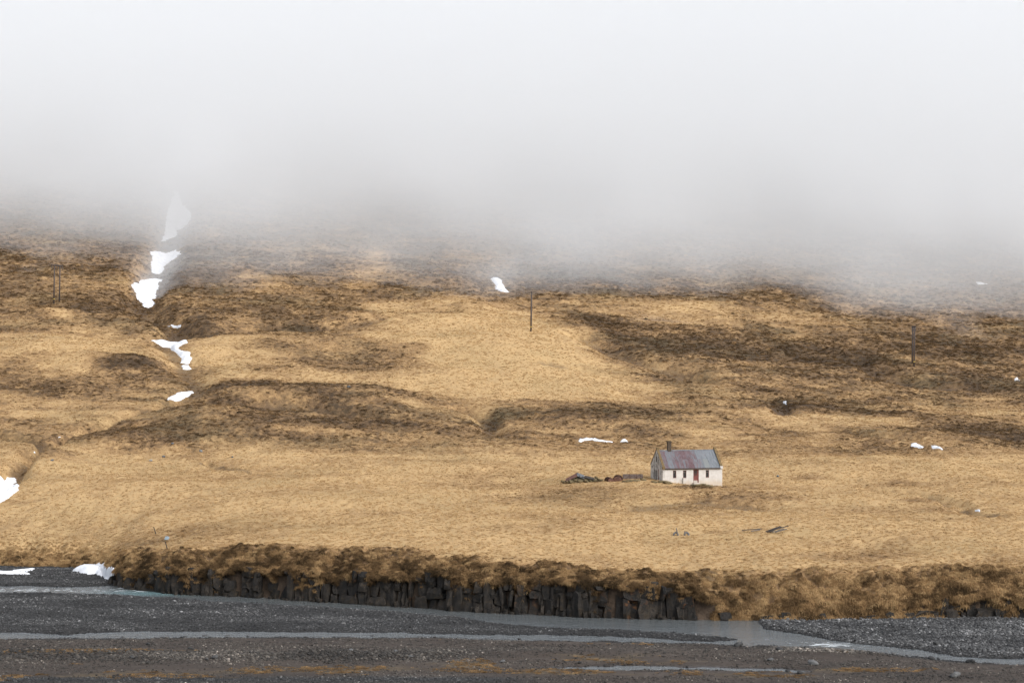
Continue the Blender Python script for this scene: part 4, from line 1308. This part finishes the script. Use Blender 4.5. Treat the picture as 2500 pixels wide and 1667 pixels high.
def at_house(u, y, zadd=0.0):
    x = HX + u * math.cos(HYAW) - y * math.sin(HYAW); d = HD + u * math.sin(HYAW) + y * math.cos(HYAW)
    return x, d, ground(x, d) + zadd
x, d, zz = at_house(.325 * HL, -.30)
bm = bmesh.new(); box(bm, -.05, .05, -.04, .04, -.2, .95); bmesh.ops.bevel(bm, geom=list(bm.edges), offset=.012, segments=1, affect='EDGES')
tag(link('stake', bm_mesh(bm, 'stake'), M['darkwood'], loc=(x, d, zz), rot=(R(-4), 0, HYAW)), 'short dark stake standing against the white house wall', 'stake')

# low turf and rubble along the house foot: stones one can pick apart
def lump(px, py, w, dpt, h, mat, name, lab, cat, group):
    x, d, zz = spot(px, py)
    o = link(name, bmesh_cache[random.randrange(5)].copy(), loc=(x, d, zz + h * .15), rot=(random.gauss(0, .15), random.gauss(0, .15), random.uniform(-.4, .4)))
    o.data.materials.clear(); o.data.materials.append(mat)
    o.scale = (w, dpt, h * 1.5)
    return tag(o, lab, cat, group)

# ------------------------------------------------------------------ rusty tank and drums
def cyl_thing(name, lab, cat, c, axis, r, L, mat, end_in=.03, rings=2, tilt=0):
    root = empty(name, c)
    ax = Vector(axis).normalized()
    q = ax.to_track_quat('Z', 'X').to_matrix().to_4x4()
    def put(nm, bm, m, sm=True):
        for v in bm.verts: v.co = q @ v.co
        o = link(nm, bm_mesh(bm, nm, False), m, root)
        if sm:
            for p in o.data.polygons: p.use_smooth = len(p.vertices) == 4
        return o
    bm = bmesh.new(); tube(bm, (0, 0, -L / 2), (0, 0, L / 2), r, r, 28, cap=False)
    bmesh.ops.solidify(bm, geom=list(bm.faces), thickness=.02)
    put('shell', bm, mat)
    for s_ in (-1, 1):
        bm = bmesh.new()
        # domed end plate
        prev = None
        for k in range(5):
            rr = (r - .025) * math.cos(k / 4 * math.pi / 2); zz = s_ * (L / 2 - end_in + .16 * r * math.sin(k / 4 * math.pi / 2))
            ring = [bm.verts.new((max(rr, .001) * math.cos(a * math.pi / 14), max(rr, .001) * math.sin(a * math.pi / 14), zz)) for a in range(28)]
            if prev:
                for i in range(28): bm.faces.new((prev[i], prev[(i + 1) % 28], ring[(i + 1) % 28], ring[i]))
            prev = ring
        bm.faces.new(prev)
        put('end_plate', bm, mat)
    for k in range(rings):
        zz = -L / 2 + L * (k + 1) / (rings + 1)
        bm = bmesh.new(); tube(bm, (0, 0, zz - .03), (0, 0, zz + .03), r + .018, r + .018, 28)
        put('hoop', bm, M['rust'])
    return tag(root, lab, cat)
def at_px(px, py, d):
    return ((px - CX) / F * d, d, -(py - CY) / F * d)
c = at_px(1545, 1166.5, 291.0); g = ground(c[0], c[1])
cyl_thing('rusty_tank', 'long rusty cylindrical tank lying left of the house', 'tank', (c[0], c[1], max(c[2], g + .25)), (1, .12, -.01), .44, 3.0, M['rustgrey'], rings=2)
c = at_px(1508, 1172.0, 288.5)
cyl_thing('rusty_drum', 'larger brown rusty drum with its round end towards the river', 'drum', (c[0], c[1], c[2]), (.12, 1, .10), .74, 1.5, M['rust'], rings=1)
c = at_px(1487, 1173.5, 288.0)
cyl_thing('rusty_drum', 'smaller brown rusty drum tipped beside the larger one', 'drum', (c[0], c[1], c[2]), (-.55, 1, .12), .55, 1.0, M['rust'], rings=1)

# ------------------------------------------------------------------ collapsed hut
hx_, hd_, hz_ = spot(1425, 1178)
hut = tag(empty('collapsed_hut', (hx_, hd_ + 1.2, hz_)), 'collapsed turf hut with red and grey roof sheets left of the drums', 'ruin')
bm = bmesh.new()
nu, nv = 44, 20
us, vs2 = np.linspace(-3.6, 3.4, nu), np.linspace(-1.7, 1.9, nv)
VV, UU = np.meshgrid(vs2, us, indexing='ij')
prof = np.interp(UU, [-3.6, -2.9, -1.6, -.6, .4, 1.4, 2.3, 3.4], [-.2, .35, .85, 1.05, .85, .7, .45, -.2])
zz_ = prof * np.exp(-(np.abs(VV) / 1.35) ** 3) + .22 * fbm(UU, VV, .8, 3, 111) - .12
gz = np.array(height(UU + hx_, VV + hd_ + 1.2)) - hz_
edge = np.exp(-(np.abs(VV) / 1.35) ** 3)
me = np_mesh('turf_mound', np.stack([UU, VV, gz + zz_ - .25 * (1 - edge)], -1).reshape(-1, 3), grid_faces(nv, nu))
link('turf_mound', me, M['turf'], hut)
def slab(nm, p0, p1, half_dir, thick, mat, parent, wave=0.0):
    """a sheet between two edge mid-points"""
    p0, p1, hv_ = Vector(p0), Vector(p1), Vector(half_dir)
    nrm = (p1 - p0).cross(hv_).normalized()
    bm = bmesh.new()
    nn = 14
    top, bot = [], []
    for i in range(nn + 1):
        f_ = i / nn * 2 - 1
        off = nrm * (wave * math.cos(i * math.pi))
        top.append((bm.verts.new(p0 + hv_ * f_ + off + nrm * thick), bm.verts.new(p1 + hv_ * f_ + off + nrm * thick)))
        bot.append((bm.verts.new(p0 + hv_ * f_ + off), bm.verts.new(p1 + hv_ * f_ + off)))
    for i in range(nn):
        bm.faces.new((top[i][0], top[i][1], top[i + 1][1], top[i + 1][0]))
        bm.faces.new((bot[i + 1][0], bot[i + 1][1], bot[i][1], bot[i][0]))
        for e in (0, 1):
            bm.faces.new((top[i][e], top[i + 1][e], bot[i + 1][e], bot[i][e]))
    for i in (0, nn):
        bm.faces.new((top[i][0], bot[i][0], bot[i][1], top[i][1]))
    return link(nm, bm_mesh(bm, nm), mat, parent)
# photo px / 16 per metre around the hut centre 1425,1178
L1 = lambda px, py, y=0.0: ((px - 1425) / 16.1, y, (1178 - py) / 16.1)
slab('roof_sheet', L1(1381.5, 1173, -.9), L1(1410, 1159.5, -.2), (.0, .75, .18), .03, M['redrust'], hut, .02)['label'] = 'rusty red corrugated sheet'
slab('roof_sheet', L1(1409, 1158.8, -.25), L1(1427, 1165.2, -.6), (.0, .65, .22), .03, M['greymetal'], hut, .02)['label'] = 'grey corrugated sheet at the peak'
slab('roof_sheet', L1(1428, 1164.5, -.5), L1(1451, 1170, -.7), (.0, .5, .15), .05, M['darkwood'], hut, .01)['label'] = 'blackened sheet sagging to the right'
link('post', tube_mesh('post', L1(1411, 1175, -.1), L1(1411.5, 1156, -.1), .09, .075, 7), M['darkwood'], hut)
link('beam', tube_mesh('beam', L1(1379, 1175.5, -1.0), L1(1392, 1170, -1.05), .12, .10, 7), M['darkwood'], hut)
link('beam', tube_mesh('beam', L1(1420, 1164, -.9), L1(1452, 1171.5, -1.05), .10, .09, 7), M['darkwood'], hut)
bm = bmesh.new(); box(bm, *(lambda a, b: (a[0], b[0], -.75, -.35, b[2], a[2]))(L1(1410.5, 1161), L1(1417, 1168)))
link('opening_shade', bm_mesh(bm, 'opening_shade'), M['darkwood'], hut)  # solid dark box standing in for the shade inside the hut opening
for px_, py_, w in [(1374, 1177, .5), (1380, 1179, .4), (1386, 1178, .5), (1393, 1176.5, .6), (1399, 1178, .5), (1404, 1174, .5), (1416, 1176, .7), (1420, 1178.5, .5), (1428, 1175, .6), (1434, 1178, .5), (1440, 1176, .6), (1447, 1178, .55), (1455, 1167, .5), (1452, 1175, .5), (1461, 1171, .5), (1467, 1173.5, .5), (1473, 1176, .45), (1463, 1177, .45)]:
    o = link('turf_block', bmesh_cache[random.randrange(5)].copy(), None, hut)
    o.data.materials.clear(); o.data.materials.append(M['turf'])
    o.location = L1(px_, py_ - 2, -1.35 + random.uniform(-.2, .2)); o.scale = (w * 1.2, w, w * 1.2)
    o.rotation_euler = (random.gauss(0, .3), random.gauss(0, .3), random.uniform(0, 6))

for i, (px_, py_, w, h, lab) in enumerate([
    (1531, 1176.5, 1.4, .6, 'mossy turf lump between the larger drum and the tank'),
    (1552, 1174.5, 1.5, .45, 'low turf lump below the middle of the tank'),
    (1573, 1173, 1.4, .45, 'turf lump between the tank and the gable'),
    (1600, 1178.5, 1.2, .45, 'turf lump in front of the gable door'),
    (1617, 1178, 1.3, .6, 'turf lump at the front corner of the house'),
    (1631, 1180, 1.3, .6, 'brown turf lump under the first front window'),
    (1705, 1184.5, 2.2, .4, 'low dark turf lump by the front doorstep'),
    (1728, 1186.5, 2.0, .4, 'low turf lump right of the front doorstep'),
]):
    lump(px_, py_, w, .8, h, M['turf'], 'turf_lump', lab, 'turf lump', 'turf lumps at the house foot')

# ------------------------------------------------------------------ power line: H frame poles
def h_pole(px_a, py_a, d, px_b, lab, crossarm=True, lean=.9, H=10.0):
    x = (px_a - CX) / F * d
    az = R(4.8)
    root = empty('utility_pole', (x, d, ground(x, d) - .25))
    dirv = Vector((math.sin(az), math.cos(az), 0))
    lean_v = Vector((math.tan(R(lean)), 0, 1))
    gaps = (0.0, 4.0)
    ys = [px_a, px_b]
    for k, gp in enumerate(gaps):
        b = dirv * gp
        if k == 1:
            x2 = (px_b - CX) / F * (d + 4.0); b = Vector((x2 - x, dirv.y * gp, 0))
        zb = ground(x + b.x, d + b.y) - .3 - root.location.z
        p = link('pole', tube_mesh('pole', b + Vector((0, 0, zb)), b + lean_v * H + Vector((0, 0, 0)), .19, .14, 10), M['pole'], root)
        if k == 0:
            link('marker_band', tube_mesh('marker_band', b + lean_v * 1.3, b + lean_v * 1.5, .195, .195, 10), M['yellow'], p)
        last = b
    top = lean_v * (H - .25)
    a0, a1 = last * -.5 + top + Vector((0, 0, .05)), last * 1.5 + top + Vector((0, 0, .05))
    ca = link('crossarm', tube_mesh('crossarm', a0, a1, .15, .15, 6), M['pole'], root)
    for f_ in (0.02, .5, .98):
        p = a0.lerp(a1, f_)
        link('insulator', tube_mesh('insulator', p + Vector((0, 0, -.05)), p + Vector((0, 0, -1.15)), .07, .06, 7), M['insulator'], ca)
    link('brace', tube_mesh('brace', top + Vector((0, 0, -.4)), last + lean_v * (H - 3.4), .05, .05, 6), M['pole'], root)
    return tag(root, lab, 'power pole', 'power poles along the slope')
h_pole(131.5, 773, 474.0, 145.0, 'paired timber power poles with crossarm at the far left')
h_pole(1296.0, 829, 466.0, 1296.6, 'timber power pole at the top of the pale grass fan')
h_pole(2231.5, 897, 457.0, 2227.0, 'paired timber power poles seen edge-on in the dark heath at the right')

# ------------------------------------------------------------------ posts, sheet and planks in the meadow
def lean_post(px0, py0, px1, py1, r, mat, name, lab, cat, group=None):
    x, d, zz = spot(px1, py1)
    top = Vector(((px0 - px1) / F * d, -.1, (py1 - py0) / F * d))
    bm = bmesh.new()
    tube(bm, -top * .25, top, r, r * .8, 6)
    return tag(link(name, bm_mesh(bm, name), mat, loc=(x, d, zz)), lab, cat, group)
lean_post(375.5, 1286, 380.5, 1303, .075, M['darkwood'], 'fence_post', 'leaning dark fence post in the grass above the pale sheet', 'fence post', 'old fence posts')
lean_post(403.5, 1321, 408.8, 1341, .075, M['darkwood'], 'fence_post', 'leaning dark fence post just below the pale sheet', 'fence post', 'old fence posts')
x, d, zz = spot(407, 1319)
bm = bmesh.new()
vs_ = [(-.30, -.18, .02), (.22, -.25, .04), (.36, .08, .24), (.12, .2, .42), (-.2, .15, .40)]
A = [bm.verts.new(p) for p in vs_]; B = [bm.verts.new((p[0], p[1] + .03, p[2] + .02)) for p in vs_]
bm.faces.new(A); bm.faces.new(B[::-1])
for i in range(5): bm.faces.new((A[i], B[i], B[(i + 1) % 5], A[(i + 1) % 5]))
tag(link('metal_sheet', bm_mesh(bm, 'metal_sheet'), M['bluemetal'], loc=(x, d, zz + .1)), 'bent pale blue-grey metal sheet between two leaning posts', 'metal sheet')
# two broken posts with hub-like humps below the house
for (pa, pb, pc, lab, lab2) in [((1651, 1288), (1655, 1307), (1650, 1306), 'taller pale broken post in the meadow below the house', 'grey half-buried wheel arch by the taller broken post'),
                                ((1671, 1296), (1672, 1307), (1676, 1306), 'shorter dark broken post in the meadow below the house', 'grey half-buried wheel arch by the shorter broken post')]:
    x, d, zz = spot(*pb)
    top = Vector(((pa[0] - pb[0]) / F * d, 0, (pb[1] - pa[1]) / F * d))
    bm = bmesh.new(); tube(bm, -top * .2, top, .12, .05, 6)
    tag(link('broken_post', bm_mesh(bm, 'broken_post'), M['greywood'], loc=(x, d, zz)), lab, 'post', 'broken posts below the house')
    x, d, zz = spot(*pc)
    bm = bmesh.new()
    ring = [Vector((.26 * math.cos(a), 0, .30 * math.sin(a) + .04)) for a in np.linspace(-.3, math.pi + .3, 10)]
    for a, b in zip(ring[:-1], ring[1:]): tube(bm, a, b, .13, .13, 6)
    tag(link('wheel_arch', bm_mesh(bm, 'wheel_arch'), M['greymetal'], loc=(x, d, zz)), lab2, 'scrap metal', 'scrap below the house')
# heap of weathered boards
PL = [((1874, 1300), (1906, 1286.5), .11, 'blackish board on top of the heap in the meadow'), ((1880, 1301), (1909, 1288.5), .10, 'blackish board in the middle of the meadow heap'), ((1870, 1299.5), (1899, 1290), .09, 'dark board at the back of the meadow heap'),
      ((1886, 1302), (1916, 1294), .08, 'grey board along the front of the meadow heap'), ((1893, 1302.5), (1922, 1295.5), .08, 'grey board lowest at the right of the meadow heap'), ((1903, 1294), (1926, 1289), .10, 'short stub at the right end of the meadow heap'),
      ((1812, 1299), (1862, 1296), .10, 'long dark board lying flat left of the meadow heap'), ((1834, 1302), (1856, 1299), .10, 'pale short board left of the meadow heap')]
for i, ((ax, ay), (bx, by), r, lab) in enumerate(PL):
    x, d, zz = spot(ax, ay)
    v = Vector(((bx - ax) / F * d, .35, (ay - by) / F * d))
    bm = bmesh.new(); box(bm, -.02, v.length, -r * 1.1, r * 1.1, -.03, .05)
    o = link('board', bm_mesh(bm, 'board'), M['greywood'] if i in (3, 4, 7) else M['darkwood'], loc=(x, d, zz + .08 + .03 * i))
    o.rotation_euler = v.to_track_quat('X', 'Z').to_euler()
    tag(o, lab, 'board', 'weathered boards in the meadow')
